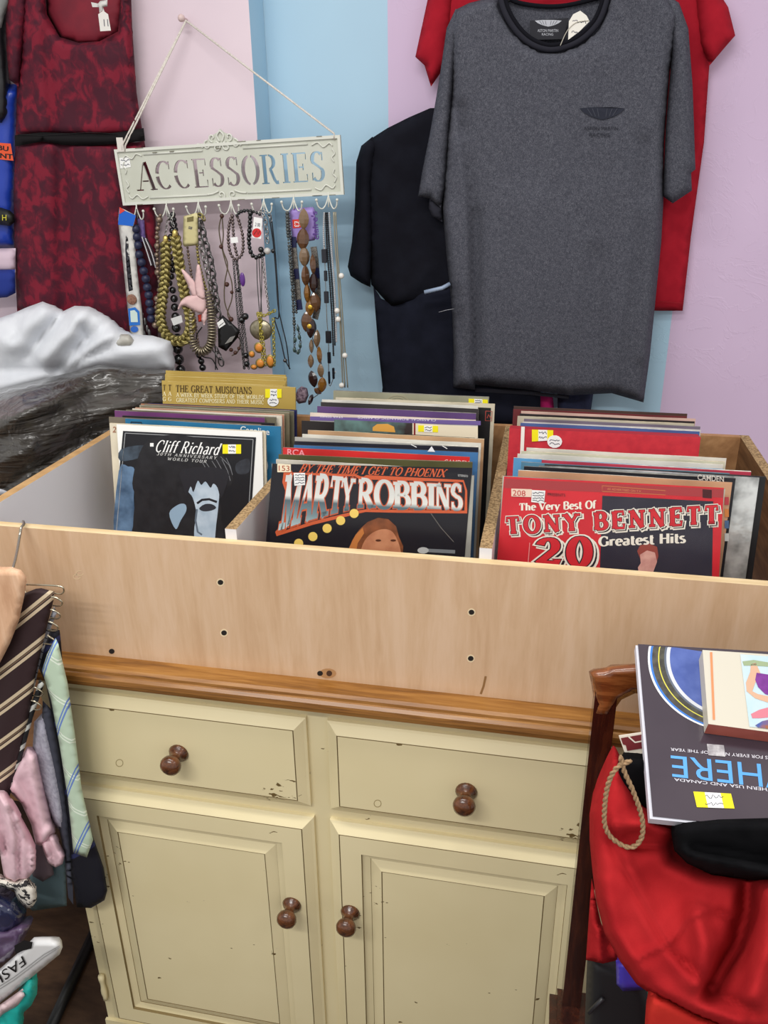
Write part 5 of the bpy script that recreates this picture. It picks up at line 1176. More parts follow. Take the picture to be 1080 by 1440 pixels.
# pearl and crystal bracelet
w = jl('bracelet', 'bracelet', 376, 356, 'silver crystal bracelet with one grey pearl')
chain('crystal_chain', w, [(366, 299), (372, 305), (375, 325), (376, 345)], 4, M_SILV, .866, .2); chain('ring', w, [(366, 298), (374, 297), (380, 304), (381, 318)], 4, M_SILV, .872, .15)
bead('pearl', mat((190, 186, 182), .2, coat=.4), 376, 353, 4.6, w, .858, nm='pearl'); bead('jt', M_JET, 367, 351, 4, w, .862); bead('jt', M_JET, 384, 353, 3, w, .862)
# locket
w = jl('locket_necklace', 'necklace', 368, 484, 'large oval brushed silver locket on long cords')
q = MB(); q.ball(at(367, 464, .866), 1, 0, 20, 12, (17*PXM, 5*PXM, 15*PXM)); q.build('locket', mat((168, 160, 138), .3, .8, c2=(136, 128, 106), scale=120), w, True)
for pts in ([(361, 362), (362, 400), (365, 440), (366, 452)], [(364, 362), (366, 400), (368, 440), (368, 450)], [(368, 362), (368, 400), (366, 445)]): cord('cord', w, pts, .7, M_DSILV, .874)
chain('chain', w, [(369, 362), (372, 390), (376, 420), (378, 437)], 2.2, M_SILV, .872, .3)
# gold chain with orange stones
w = jl('stone_necklace', 'necklace', 366, 518, 'gold chain necklace with round orange stones')
for pts in ([(367, 440), (366, 465), (368, 490), (370, 515)], [(362, 440), (366, 455), (370, 480), (374, 515)], [(362, 440), (370, 444), (380, 440), (388, 436)], [(384, 448), (385, 480), (386, 515)]): chain('chain', w, pts, 2.8, mat((178, 166, 82), .35, .7), .858, .3)
M_OR = mat((226, 150, 66), .35, c2=(206, 128, 50), scale=150)
for x, y, a, b2 in ((364, 489, 5.5, 6), (354, 498, 3.8, 3.8), (366, 511, 5.5, 5.5), (380, 508, 5, 7.5), (357, 516, 4, 3)):
    bead('go', M_GOLD, x, y, 1, w, .858, (a*1.35, 2, b2*1.35), nm='setting'); bead('or', M_OR, x, y, 1, w, .855, (a, 3, b2), nm='orange_stone')
# black cord
w = jl('cord_necklace', 'necklace', 404, 520, 'thin black cord necklace with small metal slider')
for pts in ([(378, 302), (384, 340), (388, 385), (391, 430), (396, 455), (403, 485), (407, 519)], [(381, 302), (386, 345), (390, 400), (392, 445), (386, 448), (394, 475), (401, 505), (408, 519)]): cord('cord', w, pts, .9, mat((34, 36, 42), .5), .876)
bead('sl', M_DSILV, 401, 507, 3, w, .872, nm='slider')
# dark crystal chain
w = jl('crystal_necklace', 'necklace', 418, 496, 'dark green-black crystal bead necklace left of the purple card')
strand('crystals', w, [(404, 300), (405, 330), (408, 365), (411, 400), (413, 440), (414, 465)], 2.4, 4.2, mat((40, 44, 46), .2, c2=(90, 94, 92), scale=300), .864, .6); strand('crystals', w, [(406, 300), (409, 340), (413, 390), (417, 440)], 1.6, 3.2, M_DSILV, .870, .5)
for x, y in ((415, 478), (419, 462), (421, 474), (422, 486), (419, 495), (414, 492)): bead('gr', mat((58, 78, 74), .2, coat=.5), x, y, 2.4, w, .866, (1, 1, 1.6))
chain('link_chain', w, [(414, 462), (414, 480), (415, 493), (420, 496), (423, 484), (421, 470), (418, 455)], 2.2, M_DSILV, .868, .25)
# purple card
w = jl('jewellery_card', 'card', 430, 340, 'purple jewellery card with lettering and red price square')
puff('card', [(407, 297), (412, 293), (440, 291), (443, 295), (446, 334), (442, 338), (416, 342), (411, 338)], .880, .001, .001, 3, mat((160, 136, 204), .45), w, 6)
pl = Plane(at(428, 315, .8785), (0, -1, 0)); sans_print('lettering', "claire's", [(440, 337), (437, 297), (449, 337), (446, 297)], pl, .0004, mat((92, 58, 140), .5), w, .02)
rs = patch('price_square', [(411, 309), (422, 308), (423, 320), (412, 321)], pl, .0004, mat((222, 58, 44), .5), w, .0003); sans_print('lettering', '£3', [(421, 311), (421, 319), (414, 311), (414, 319)], pl, .0010, M_WHITE, rs, .01)
# mesh collar
w = jl('mesh_necklace', 'necklace', 430, 455, 'silver mesh band necklace with navy blue sections')
for pts, n0 in (([(412, 333), (414, 360), (417, 390), (420, 425), (424, 448)], 0), ([(441, 347), (444, 370), (446, 400), (447, 430), (442, 452)], 1)):
    P_ = even(path(pts, .878, 6), 14*PXM)
    for i in range(len(P_)-1):
        q = MB(); a, b = P_[i], P_[i+1]; sd = (b-a).cross(Vector((0, -1, 0))).normalized()*4.2*PXM; ny = Vector((0, -.002, 0))
        q.add([a-sd+ny, a+sd+ny, b+sd+ny, b-sd+ny, a-sd-ny, a+sd-ny, b+sd-ny, b-sd-ny], [(0, 1, 2, 3), (7, 6, 5, 4), (1, 0, 4, 5), (2, 1, 5, 6), (3, 2, 6, 7), (0, 3, 7, 4)])
        q.build('mesh_section', mat((30, 34, 82), .4, c2=(20, 22, 50), scale=400) if (i+n0) % 3 == 0 else mat((150, 144, 136), .35, .6, c2=(60, 56, 54), scale=420), w)
# amber leaf beads
w = jl('amber_necklace', 'necklace', 440, 558, 'long necklace of faceted brown and amber leaf beads')
AM = [mat((112, 78, 52), .15, c2=(74, 48, 32), scale=60, coat=.6), mat((140, 116, 88), .15, c2=(100, 76, 56), scale=60, coat=.6), mat((156, 108, 40), .15, c2=(80, 46, 20), scale=60, coat=.6), mat((44, 26, 26), .15, coat=.6)]
lb = MB(); lb.lathe((0, 0, -1), (0, 0, 1), [(0, .04), (.25, .32), (.6, .52), (1, .6), (1.4, .52), (1.75, .32), (2, .04)], 6)
for k, (x, y, r_, mi, ro) in enumerate(((427, 308, 12, 1, .05), (426, 336, 13, 0, .08), (428, 361, 12, 1, 0), (430, 388, 13, 0, -.05), (432, 412, 12, 2, .1), (440, 372, 12, 0, .1), (441, 398, 13, 3, -.1), (436, 432, 12, 2, -.1), (431, 452, 13, 0, -.12), (443, 425, 12, 0, .1), (438, 462, 12, 3, -.2), (446, 476, 11, 1, -.1), (438, 487, 9, 1, -.1), (449, 499, 11, 2, -.12), (437, 508, 9, 1, .1), (451, 521, 9, 1, 0), (440, 533, 11, 3, -.15), (453, 541, 10, 2, .1), (447, 550, 7, 0, -.9), (437, 562, 8, 3, .8))):
    me_ = _bm.get(('leaf', mi))
    if not me_:
        me_ = bpy.data.meshes.new('leaf_bead'); me_.from_pydata([tuple(v) for v in lb.v], [], lb.f); me_.materials.append(AM[mi]); _bm[('leaf', mi)] = me_
    inst(me_, 'leaf_bead', at(x, y, .858), w, (0, ro, .4*k), (r_*PXM*1.12, r_*PXM*.65, r_*PXM*1.12))
for x, y in ((436, 432), (435, 459)): bead('gc', mat((220, 180, 70), .2, .6), x, y, 3.4, w, .845, (1, .4, 1), nm='gold_disc')
cord('cord', w, [(427, 295), (427, 340), (430, 400), (438, 470), (450, 500), (453, 545), (440, 560)], .6, M_BROWN, .862)
# black and white seed chain with squares
w = jl('tile_necklace', 'necklace', 464, 540, 'black square tile necklace on chequered seed bead strands')
for k, pts in enumerate(([(456, 300), (455, 325), (456, 350)], [(460, 300), (463, 350), (467, 400), (470, 450), (471, 485)], [(463, 300), (466, 350), (470, 400), (472, 450), (473, 480)], [(458, 300), (460, 350), (464, 400), (467, 450), (469, 500)])): strand('seed_strand', w, pts, 1.5, 2.5, (mat((24, 24, 28), .4) if k % 2 else mat((176, 176, 178), .3)), .868)
for x, y, a, b2 in ((456, 360, 3.4, 9), (458, 388, 2.2, 7), (459, 418, 3.2, 8), (462, 474, 4, 8.5), (463, 503, 2.4, 8), (463, 531, 1.4, 9), (469, 525, 1.6, 8)):
    p = at(x, y, .862); box('tile', p-Vector((a*PXM, .003, b2*PXM)), p+Vector((a*PXM, .003, b2*PXM)), mat((22, 24, 34), .25, coat=.3), w, .001)
cord('wire', w, [(456, 345), (459, 430), (460, 455), (462, 480), (463, 542), (472, 522)], .6, M_SILV, .866)
# grey cords with pearls
w = jl('pearl_necklace', 'necklace', 482, 545, 'grey multi-cord necklace with spaced pearls at the sign end')
for pts in ([(469, 298), (472, 350), (476, 400), (480, 460), (485, 545)], [(472, 298), (475, 360), (480, 420), (484, 480), (489, 545)], [(470, 298), (471, 340), (475, 390), (478, 450), (480, 500), (482, 545)]): cord('cord', w, pts, 1.0, mat((150, 146, 130), .4, .3), .868)
for x, y in ((480, 388), (474, 437), (475.5, 449), (485, 500), (480.5, 542)): bead('pearl2', mat((226, 222, 214), .2, coat=.4), x, y, 4, w, .858, nm='pearl')
puff('shell_flower', [(418, 548), (424, 543), (432, 546), (434, 556), (430, 566), (420, 568), (414, 560)], .872, .006, .006, 6, mat((160, 140, 152), .6, c2=(70, 50, 66), scale=140), None, 4, label='mottled mauve shell flower below the amber leaf beads', cat='ornament')

# ================================================================== BAGS LEFT OF THE BIN
def film(name, c, c2, rough, sx, strength):
    m, nt, b = base(name, rough, 0, .5); v = coords(nt, (sx, sx, 5), (0, .16, 0)); f_ = noi(nt, v, 9, 2, .5, 1.0); g = noi(nt, coords(nt), 14, 2, .5, 1.5)
    nt.links.new(ramp(nt, g, [(.35, c), (.7, c2)]), b.inputs['Base Color'])
    ad = nd(nt, 'ShaderNodeMath', operation='ADD'); nt.links.new(f_, ad.inputs[0]); nt.links.new(g, ad.inputs[1]); addbump(nt, b, ad.outputs[0], strength, .02)
    if rough < .3: b.inputs['Coat Weight'].default_value = .6; b.inputs['Coat Roughness'].default_value = .12
    return m
M_DBAG = film('black_bin_liner', (54, 50, 46), (68, 64, 58), .25, .5, .8); M_WBAG = film('white_bin_liner', (212, 215, 221), (222, 225, 230), .55, 2.5, .04)
sst = lambda a, b, x: (lambda t: t*t*(3-2*t))(min(1, max(0, (x-a)/(b-a))))
puff('bin_liner', [(-80, 580), (0, 547), (60, 533), (110, 521), (140, 513), (165, 515), (200, 518), (238, 520), (246, 545), (244, 600), (235, 650), (150, 680), (60, 760), (-80, 860)], .75, lambda x, y: .07+.17*sst(170, 20, x), .03, 50, M_DBAG, None, 6,
     [crumple(170, 26, .008, 3, -.14), ridge(0, 600, 110, 545, 10, .02), ridge(0, 650, 200, 560, 16, .024), ridge(20, 565, 160, 528, 6, -.014), ridge(60, 625, 190, 590, 9, -.02), ridge(0, 690, 130, 610, 9, -.018), ridge(90, 560, 230, 540, 7, -.012), ridge(100, 580, 230, 565, 7, .012)], label='full black glossy bin liner beside the record bin', cat='bag')
puff('bin_liner', [(-80, 600), (-80, 455), (0, 447), (20, 440), (38, 432), (60, 424), (75, 430), (88, 438), (105, 430), (125, 431), (150, 445), (170, 463), (185, 470), (215, 472), (240, 480), (246, 522), (200, 526), (140, 520), (90, 536), (0, 570)], .83, lambda x, y: .05, .05, 30, M_WBAG, None, 6,
     [crease([(62, 432), (45, 455), (15, 485)], 15, .018), crease([(88, 440), (75, 455), (52, 482), (40, 500)], 7, -.030, True), crease([(116, 436), (100, 465), (64, 502)], 12, .026), crease([(115, 462), (122, 475), (100, 500), (82, 522)], 6, -.030, True), crease([(150, 452), (130, 470), (120, 476)], 5, -.014, True), crease([(160, 470), (130, 488), (100, 512)], 9, .020), crease([(150, 490), (115, 505), (92, 528)], 5, -.022, True), crease([(215, 485), (160, 500), (118, 515)], 14, .014), crease([(0, 520), (50, 522), (82, 520)], 8, -.016, True), crease([(0, 478), (40, 492)], 14, .010), crease([(20, 450), (25, 470), (18, 480)], 4, -.012, True), crease([(0, 545), (60, 528)], 8, .012), rnoise(50, 30, .004, 2)], label='crumpled white bin liner behind the black one', cat='bag')
puff('pebble_pouch', [(160, 482), (170, 470), (182, 470), (188, 478), (188, 488), (166, 490)], .79, .02, .02, 8, mat((188, 186, 178), .3, c2=(168, 164, 154), scale=30), None, 4, label='small clear grey pouch lying on the white bin liner', cat='pouch')
q = MB()
ss = empty('striped_strap', atx(4, 700, -.60), 'navy and white striped strap coiled beside the black bin liner', 'strap')
for k in range(4): tubeobj('strap_band', spline([atx(-14, 694+k*5, -.60-.012*k), atx(2, 692+k*5, -.60-.012*k), atx(14, 700+k*6, -.60-.012*k), atx(20, 716+k*6, -.60-.012*k), atx(10, 760, -.60-.012*k)], 6), .0055, mat((206, 210, 216), .5) if k % 2 == 0 else mat((26, 30, 54), .5), ss, 6)
_bl = bpy.data.objects['bin_liner']; TZ = LOC[_bl.name].z-.001
box('side_table', (-1.75, .12, TZ-.03), (-.58, .93, TZ), M_DARKWOOD, None, .004, label='dark wooden table under the plastic bags', cat='table')
tb_ = bpy.data.objects['side_table']
for x in (-1.70, -.90):
    for y in (.17, .88): box('leg', (x-.025, y-.025, ZF), (x+.025, y+.025, TZ-.0305), M_DARKWOOD, tb_, .003)

# ================================================================== TIES AND SHIRTS HANGING ON THE LEFT
def striped(name, basec, sets, rough=.6, spec=.3):
    m, nt, b = base(name, rough, 0, spec); g = nd(nt, 'ShaderNodeNewGeometry'); col = None
    last = nd(nt, 'ShaderNodeRGB'); last.outputs[0].default_value = rgb(basec); last = last.outputs[0]
    for (dx, dz, per, off, bands) in sets:
        dt = nd(nt, 'ShaderNodeVectorMath', operation='DOT_PRODUCT'); dt.inputs[1].default_value = (dx/per, 0, dz/per); nt.links.new(g.outputs['Position'], dt.inputs[0])
        ad = nd(nt, 'ShaderNodeMath', operation='ADD'); ad.inputs[1].default_value = off+50; nt.links.new(dt.outputs['Value'], ad.inputs[0])
        fr = nd(nt, 'ShaderNodeMath', operation='FRACT'); nt.links.new(ad.outputs[0], fr.inputs[0])
        for (a, bb, c) in bands:
            gt = nd(nt, 'ShaderNodeMath', operation='COMPARE'); gt.inputs[1].default_value = (a+bb)/2; gt.inputs[2].default_value = (bb-a)/2; nt.links.new(fr.outputs[0], gt.inputs[0])
            mx = nd(nt, 'ShaderNodeMix', data_type='RGBA'); nt.links.new(gt.outputs[0], mx.inputs[0]); nt.links.new(last, mx.inputs[6]); mx.inputs[7].default_value = rgb(c); last = mx.outputs[2]
    nt.links.new(last, b.inputs['Base Color']); addbump(nt, b, noi(nt, coords(nt, (1, 1, 1)), 600, 2), .1, .0006); return m
M_BRTIE = striped('brown_striped_silk', (52, 36, 38), [(-.80, 1, .0600, .25, [(.0, .10, (206, 188, 158)), (.14, .18, (120, 98, 78)), (.20, .31, (206, 188, 158))])])
M_GRTIE = striped('green_checked_silk', (188, 208, 184), [(.55, 1, .078, .1, [(.0, .04, (226, 236, 220)), (.09, .13, (226, 236, 220))]), (-1.9, 1, .120, .3, [(.0, .05, (104, 132, 196)), (.09, .13, (104, 132, 196))])])
YT = -.06
hg = empty('wooden_hanger', at(15, 800, YT), 'pale wooden hanger hooked over the plywood front board', 'hanger')
puff('hanger_board', [(-60, 800), (0, 797), (16, 797), (30, 802), (37, 811), (36, 830), (27, 872), (14, 905), (0, 932), (-60, 1010)], YT-.025, .010, .010, 8, M_BEECH, hg, 6)
hk = [at(18, 800, YT-.025), at(22, 785, -.06), at(25, 770, -.035), at(27.5, 755, -.012), at(30, 742, .000), Vector((at(31, 737, .006).x, .010, 1.094)), Vector((at(31, 737, .02).x, .024, 1.093)), Vector((at(31, 737, .03).x, .036, 1.082))]
tubeobj('hook', spline(hk, 5), .0022, mat((170, 164, 150), .2, .9), hg, 8)
rk = empty('tie_rack', at(60, 990, YT), 'wire tie rack with stacked loops under the pale wooden hanger', 'tie rack')
M_WIRE = mat((190, 182, 160), .2, .9)
for x, y, L in ((90, 830, 54), (88, 847, 16), (85, 865, 14), (82, 882, 14), (77, 901, 10), (60, 974, 12), (58, 993, 14)):
    tubeobj('wire_loop', spline([at(x-L, y-8, YT-.012), at(x-8, y-6, YT-.012), at(x, y, YT-.010), at(x-4, y+5, YT-.006), at(x-14, y+4, YT+.0)], 5), .0014, M_WIRE, rk, 6)
tubeobj('wire_stem', [at(34, 822, YT-.0), at(44, 900, YT), at(44, 1010, YT)], .0016, M_WIRE, rk, 6)
puff('necktie', [(30, 836), (50, 828), (58, 827), (77, 832), (75, 845), (64, 890), (50, 950), (40, 1010), (22, 1080), (0, 1160), (-60, 1220), (-60, 900), (10, 870)], YT-.004, .006, .005, 7, M_BRTIE, None, 7, [ridge(40, 860, -10, 1100, 14, .003)], label='wide dark brown necktie with cream diagonal stripes', cat='necktie')
puff('necktie', [(78, 897), (82, 905), (95, 960), (105, 1030), (115, 1110), (131, 1181), (122, 1206), (103, 1199), (100, 1165), (95, 1120), (84, 1050), (72, 985), (59, 943), (66, 920)], YT-.012, .006, .004, 7, M_GRTIE, None, 6, [ridge(78, 920, 112, 1180, 8, .002)], label='pale green necktie with blue and white crossing lines', cat='necktie')
puff('necktie', [(70, 884), (84, 886), (86, 905), (90, 960), (104, 1060), (116, 1130), (132, 1180), (146, 1220), (151, 1252), (147, 1266), (128, 1277), (108, 1276), (101, 1230), (98, 1180), (84, 1060), (64, 960), (50, 930)], YT+.012, .006, .005, 7, striped('navy_silk', (20, 20, 30), [(-.8, 1, .14, .2, [(0, .07, (40, 46, 84))])]), None, 6, label='long navy black necktie hanging behind the pale green one', cat='necktie')
puff('necktie', [(76, 852), (80, 862), (72, 882), (64, 905), (52, 950), (40, 1010), (20, 1090), (0, 1160), (-30, 1200), (-30, 1150), (30, 1010), (54, 930), (66, 880)], YT+.004, .005, .003, 6, striped('grey_silk', (150, 152, 160), [(.4, 1, .016, 0, [(0, .16, (60, 60, 66))]), (-.8, 1, .05, .2, [(0, .1, (226, 226, 226))])]), None, 6, label='narrow grey patterned necktie at the edge of the brown striped one', cat='necktie')
puff('necktie', [(56, 955), (62, 962), (46, 1010), (30, 1070), (10, 1130), (-10, 1180), (-20, 1160), (20, 1060), (40, 1000)], YT-.001, .004, .003, 6, striped('monochrome_silk', (34, 36, 38), [(-.7, 1, .03, .1, [(0, .3, (196, 198, 192))])]), None, 5, label='black and white diagonally striped necktie below the wire loops', cat='necktie')
puff('shirt', [(48, 1015), (62, 1000), (75, 1040), (86, 1080), (93, 1130), (94, 1168), (88, 1170), (74, 1160), (60, 1120), (45, 1070)], YT+.025, .016, .01, 10, mat((176, 174, 186), .85, c2=(150, 148, 162), scale=160), None, 6, [ridge(60, 1030, 84, 1150, 6, .008)], label='grey speckled shirt cuff hanging under the ties', cat='shirt')
puff('shirt', [(60, 985), (74, 1000), (84, 1050), (98, 1150), (102, 1230), (103, 1272), (96, 1262), (90, 1200), (76, 1130), (58, 1040)], YT+.018, .012, .008, 10, mat((62, 64, 76), .85), None, 6, label='charcoal shirt sleeve behind the grey speckled cuff', cat='shirt')
M_PINKSH = mat((226, 192, 200), .85, c2=(214, 178, 188), scale=20)
ps_ = empty('shirt', at(40, 1220, YT+.02), 'pale pink shirt with gathered cuffs hanging on the left', 'shirt')
puff('sleeve', [(38, 1050), (52, 1060), (62, 1110), (72, 1155), (78, 1170), (60, 1190), (50, 1187), (44, 1160), (30, 1130), (10, 1110), (20, 1080)], YT+.012, .024, .015, 9, M_PINKSH, ps_, 5, [crease([(34, 1060), (44, 1110), (58, 1165)], 3.5, -.012, True), crease([(22, 1095), (40, 1130), (54, 1180)], 3.5, -.010, True), ridge(24, 1095, 46, 1150, 4, .006), ridge(50, 1090, 66, 1160, 4, -.006), ridge(40, 1070, 62, 1180, 7, .008), ridge(30, 1100, 50, 1180, 6, -.008)])
puff('cuff', [(58, 1186), (70, 1170), (78, 1176), (86, 1195), (91, 1204), (88, 1215), (78, 1220), (68, 1214), (62, 1198)], YT+.006, .018, .012, 8, M_PINKSH, ps_, 4, [crease([(68, 1176), (74, 1195), (72, 1214)], 2.5, -.010, True), crease([(76, 1176), (82, 1196), (82, 1212)], 2.5, -.008, True), ridge(74, 1178, 86, 1208, 3, .005), ridge(62, 1190, 70, 1212, 2.5, .004), ridge(66, 1180, 76, 1215, 3, -.006)])
puff('sleeve', [(-30, 1110), (6, 1115), (22, 1140), (40, 1175), (50, 1200), (50, 1222), (38, 1238), (20, 1242), (6, 1236), (0, 1200), (-30, 1190)], YT-.02, .026, .015, 9, M_PINKSH, ps_, 5, [crease([(-4, 1125), (8, 1170), (6, 1230)], 4, -.014, True), crease([(14, 1140), (28, 1180), (26, 1236)], 4, -.012, True), crease([(30, 1165), (42, 1195), (40, 1228)], 3, -.010, True), ridge(-10, 1130, 10, 1200, 5, -.008), ridge(16, 1140, 42, 1200, 4, -.006), ridge(10, 1190, 14, 1236, 3, -.006), ridge(24, 1150, 46, 1215, 4, .006), ridge(10, 1130, 24, 1230, 6, .008), ridge(24, 1200, 30, 1236, 4, -.008), ridge(38, 1180, 40, 1230, 4, -.006)])
puff('scarf', [(-30, 1215), (5, 1235), (22, 1240), (38, 1234), (50, 1250), (52, 1265), (46, 1276), (36, 1278), (26, 1268), (20, 1252), (-30, 1240)], YT-.03, .016, .012, 9, mat((226, 220, 208), .8, c2=(40, 38, 40), scale=110, lo=.52, hi=.56), None, 5, label='cream scarf printed with black leaf marks under the pink shirt', cat='scarf')
puff('folder', [(42, 1220), (60, 1205), (92, 1200), (94, 1274), (46, 1281), (40, 1276)], YT+.05, .004, .004, 4, mat((96, 118, 124), .6), None, 7, label='plain slate blue card folder hanging beside the leaf-printed scarf', cat='folder')
puff('shirt', [(40, 1190), (60, 1180), (70, 1200), (76, 1230), (60, 1240), (46, 1232)], YT+.035, .012, .01, 10, mat((112, 96, 104), .85), None, 6, label='mauve-grey shirt cuff above the slate blue folder', cat='shirt')
puff('garment_bag', [(-40, 1252), (0, 1256), (22, 1268), (36, 1285), (30, 1308), (10, 1325), (-40, 1340)], YT-.03, .04, .03, 18, mat((26, 32, 62), .2, c2=(36, 42, 74), scale=20, coat=.6), None, 6, [crumple(20, 14, .008, 4)], label='navy garment in clear glossy plastic above the white magazine', cat='garment bag')
puff('garment_bag', [(-40, 1310), (8, 1305), (30, 1296), (44, 1300), (30, 1330), (16, 1352), (-40, 1380)], YT-.05, .03, .03, 14, mat((82, 60, 92), .3, c2=(100, 86, 112), scale=20, coat=.5), None, 6, [crumple(18, 12, .008, 7)], label='purple garment in clear plastic directly above the white magazine', cat='garment bag')
mz = puff('carrier_bag', [(-60, 1400), (0, 1362), (30, 1336), (48, 1318), (70, 1318), (84, 1324), (88, 1332), (84, 1342), (40, 1378), (0, 1410), (-60, 1450)], YT-.08, .014, .014, 8, mat((222, 222, 222), .35), None, 6, label='white folded carrier bag with black fashion lettering', cat='bag')
pl = Plane(at(30, 1360, YT-.0955), (0, -1, 0))
sans_print('lettering', 'FASHION', [(37, 1356), (-44, 1419), (31, 1344), (-50, 1404)], pl, .0006, M_BLACK, mz)
for o_ in (0, 4): strip('printed_line', [(-40, 1412+o_), (20, 1374+o_), (62, 1342+o_), (84, 1330+o_*.5)], 1.0, pl, .0006, mat((150, 150, 150), .5), mz)
patch('print_patch', [(20, 1330), (34, 1322), (46, 1325), (44, 1334), (32, 1337), (22, 1342)], pl, .0006, M_BLACK, mz, .0004)
puff('gift_bag', [(-50, 1496), (-44, 1460), (-20, 1430), (20, 1404), (34, 1378), (44, 1370), (52, 1380), (52, 1398), (44, 1414), (32, 1425), (30, 1470), (34, 1496)], YT-.06, .02, .02, 12, mat((30, 176, 166), .5), None, 6, [crumple(20, 16, .008, 2)], label='turquoise gift bag crumpled below the white carrier bag', cat='bag')
puff('paper_bag', [(-40, 1440), (-10, 1420), (18, 1400), (32, 1390), (36, 1400), (26, 1414), (6, 1425), (-20, 1450)], YT-.085, .01, .01, 8, mat((214, 190, 192), .6), None, 6, [crumple(20, 16, .006, 3)], label='pale pink tissue paper tucked between white and turquoise bags', cat='tissue paper')
# dark things below: rail foot on the floor, dark cloth
a, b = atz(60, 1470, ZF+.012), atz(142, 1290, ZF+.012)
tubeobj('clothes_rail_foot', [a, b], .013, mat((16, 16, 17), .4), None, 8, label='black metal foot bar of a clothes rail on the floor', cat='rail foot')

# ================================================================== CHAIR ON THE RIGHT
ch = empty('dining_chair', (.64, -.28, ZF), 'dark varnished wooden chair loaded with red felt and books', 'chair')
def post(x0, x1):
    q = MB(); V = []; prof = [(ZF, -.135, -.10), (.1, -.115, -.08), (.36, -.098, -.063), (.7, -.094, -.062), (.96, -.092, -.064)]
    for z, y0, y1 in prof: V += [(x0, y0, z), (x1, y0, z), (x1, y1, z), (x0, y1, z)]
    F_ = [(k*4+j, k*4+(j+1) % 4, k*4+4+(j+1) % 4, k*4+4+j) for k in range(len(prof)-1) for j in range(4)]+[(3, 2, 1, 0), tuple(len(V)-4+j for j in range(4))]
    return mk('back_leg', V, F_, M_CHAIR, ch)
px0 = at(830, 1040, -.092).x; px1 = at(861, 1040, -.092).x
post(px0, px1); post(.84, .84+px1-px0)
puff('top_rail', [(828, 944), (836, 941), (860, 937), (893, 933), (960, 929), (1100, 926), (1240, 935), (1246, 950), (1225, 990), (1205, 1010), (1180, 985), (1100, 978), (960, 978), (893, 975), (874, 984), (863, 1000), (860, 1012), (834, 1010), (836, 990), (832, 965)], -.079, .018, .014, 9, M_RAIL, ch, 7)
box('seat', (.415, -.52, .325), (.87, -.06, .36), M_CHAIR, ch, .012)
for x in (.425, .815): box('front_leg', (x, -.515, ZF), (x+.038, -.477, .326), M_CHAIR, ch, .004)
for x0_, y0_, x1_, y1_ in ((.43, -.50, .455, -.10), (.82, -.50, .845, -.10), (.45, -.505, .83, -.48)): box('apron', (x0_, y0_, .27), (x1_, y1_, .326), M_CHAIR, ch)

# atlas with a dial, lying inclined against the chair back
bp0 = at(897, 907, -.105); bp1 = at(916, 1150, -.30); dn = (bp1-bp0); nb = Vector((1, 0, 0)).cross(dn).normalized(); BKP = Plane(bp0, nb)
bk = empty('book', (bp0+bp1)/2, 'dark plum star guide book with blue lettering, lying upside down on the chair', 'book')
def slab(name, outline, pl, d0, d1, m, parent, fm=None):
    n = len(outline); V = [pl.hit(x, y, 0)+pl.n*d1 for x, y in outline]+[pl.hit(x, y, 0)+pl.n*d0 for x, y in outline]
    return fixn(mk(name, V, [tuple(range(n)), tuple(range(2*n-1, n-1, -1))]+[(i, (i+1) % n, n+(i+1) % n, n+i) for i in range(n)], m, parent))
slab('cover', [(897, 906), (1170, 922), (1196, 1178), (918, 1148)], BKP, -.0005, .0006, mat((62, 52, 62), .16, c2=(72, 62, 70), scale=6, coat=.5), bk)
slab('pages', [(894, 907), (1168, 923), (1194, 1180), (914, 1151)], BKP, -.014, -.0008, mat((206, 206, 216), .6), bk)
slab('back_cover', [(896, 906), (1170, 922), (1196, 1180), (917, 1150)], BKP, -.0165, -.0145, mat((62, 52, 62), .3), bk)
ring_c = (1045, 925)
def ringstrip(name, r0, r1, m, d, ry=.79):
    V = []; FS = []; n = 44
    for i in range(n+1):
        a = math.radians(85+(205-85)*i/n)
        for r_ in (r0, r1):
            x, y = ring_c[0]+r_*math.cos(a), ring_c[1]+r_*(ry+.0005*(134-r_))*math.sin(a)
            V.append(BKP.hit(x, max(y, 907.5+(x-897)*.0586), d))
        if i: FS.append((2*i-2, 2*i-1, 2*i+1, 2*i))
    return mk(name, V, FS, m, bk)
for r0, r1, m in ((0, 103, mat((74, 92, 158), .2, c2=(92, 110, 174), scale=40)), (103, 108, mat((206, 208, 214), .3)), (108, 111, mat((96, 104, 120), .3)), (111, 118, mat((84, 82, 70), .3, c2=(60, 58, 54), scale=120)), (118, 119.5, mat((214, 206, 80), .3)), (119.5, 128, mat((88, 84, 74), .3, c2=(64, 60, 56), scale=120)), (128, 131, mat((60, 120, 200), .3)), (131, 134, mat((226, 228, 232), .3))): ringstrip('dial_ring', r0, r1, m, .0010)
LB = mat((92, 164, 232), .3); LW = mat((214, 212, 220), .3)
sans_print('title_lettering', 'WHERE', [(1137, 1114), (945, 1092), (1133, 1080), (943, 1062)], BKP, .0012, LB, bk, .0)
sans_print('lettering', 'NORTHERN USA AND CANADA', [(1110, 1116), (948, 1098), (1109, 1111), (948, 1094)], BKP, .0012, LW, bk, .005)
sans_print('lettering', 'CONSTELLATIONS FOR EVERY NIGHT OF THE YEAR', [(1150, 1074), (943, 1055.5), (1150, 1069), (943, 1051.5)], BKP, .0012, LW, bk, .005)
patch('torn_label', [(994, 1046), (1018, 1048), (1020, 1064), (996, 1062)], BKP, .0013, mat((150, 146, 150), .3, c2=(196, 194, 196), scale=160), bk, .0003)
price_sticker(bk, [(975, 1113), (1028, 1116), (1033, 1137), (980, 1135)], BKP, .0012)
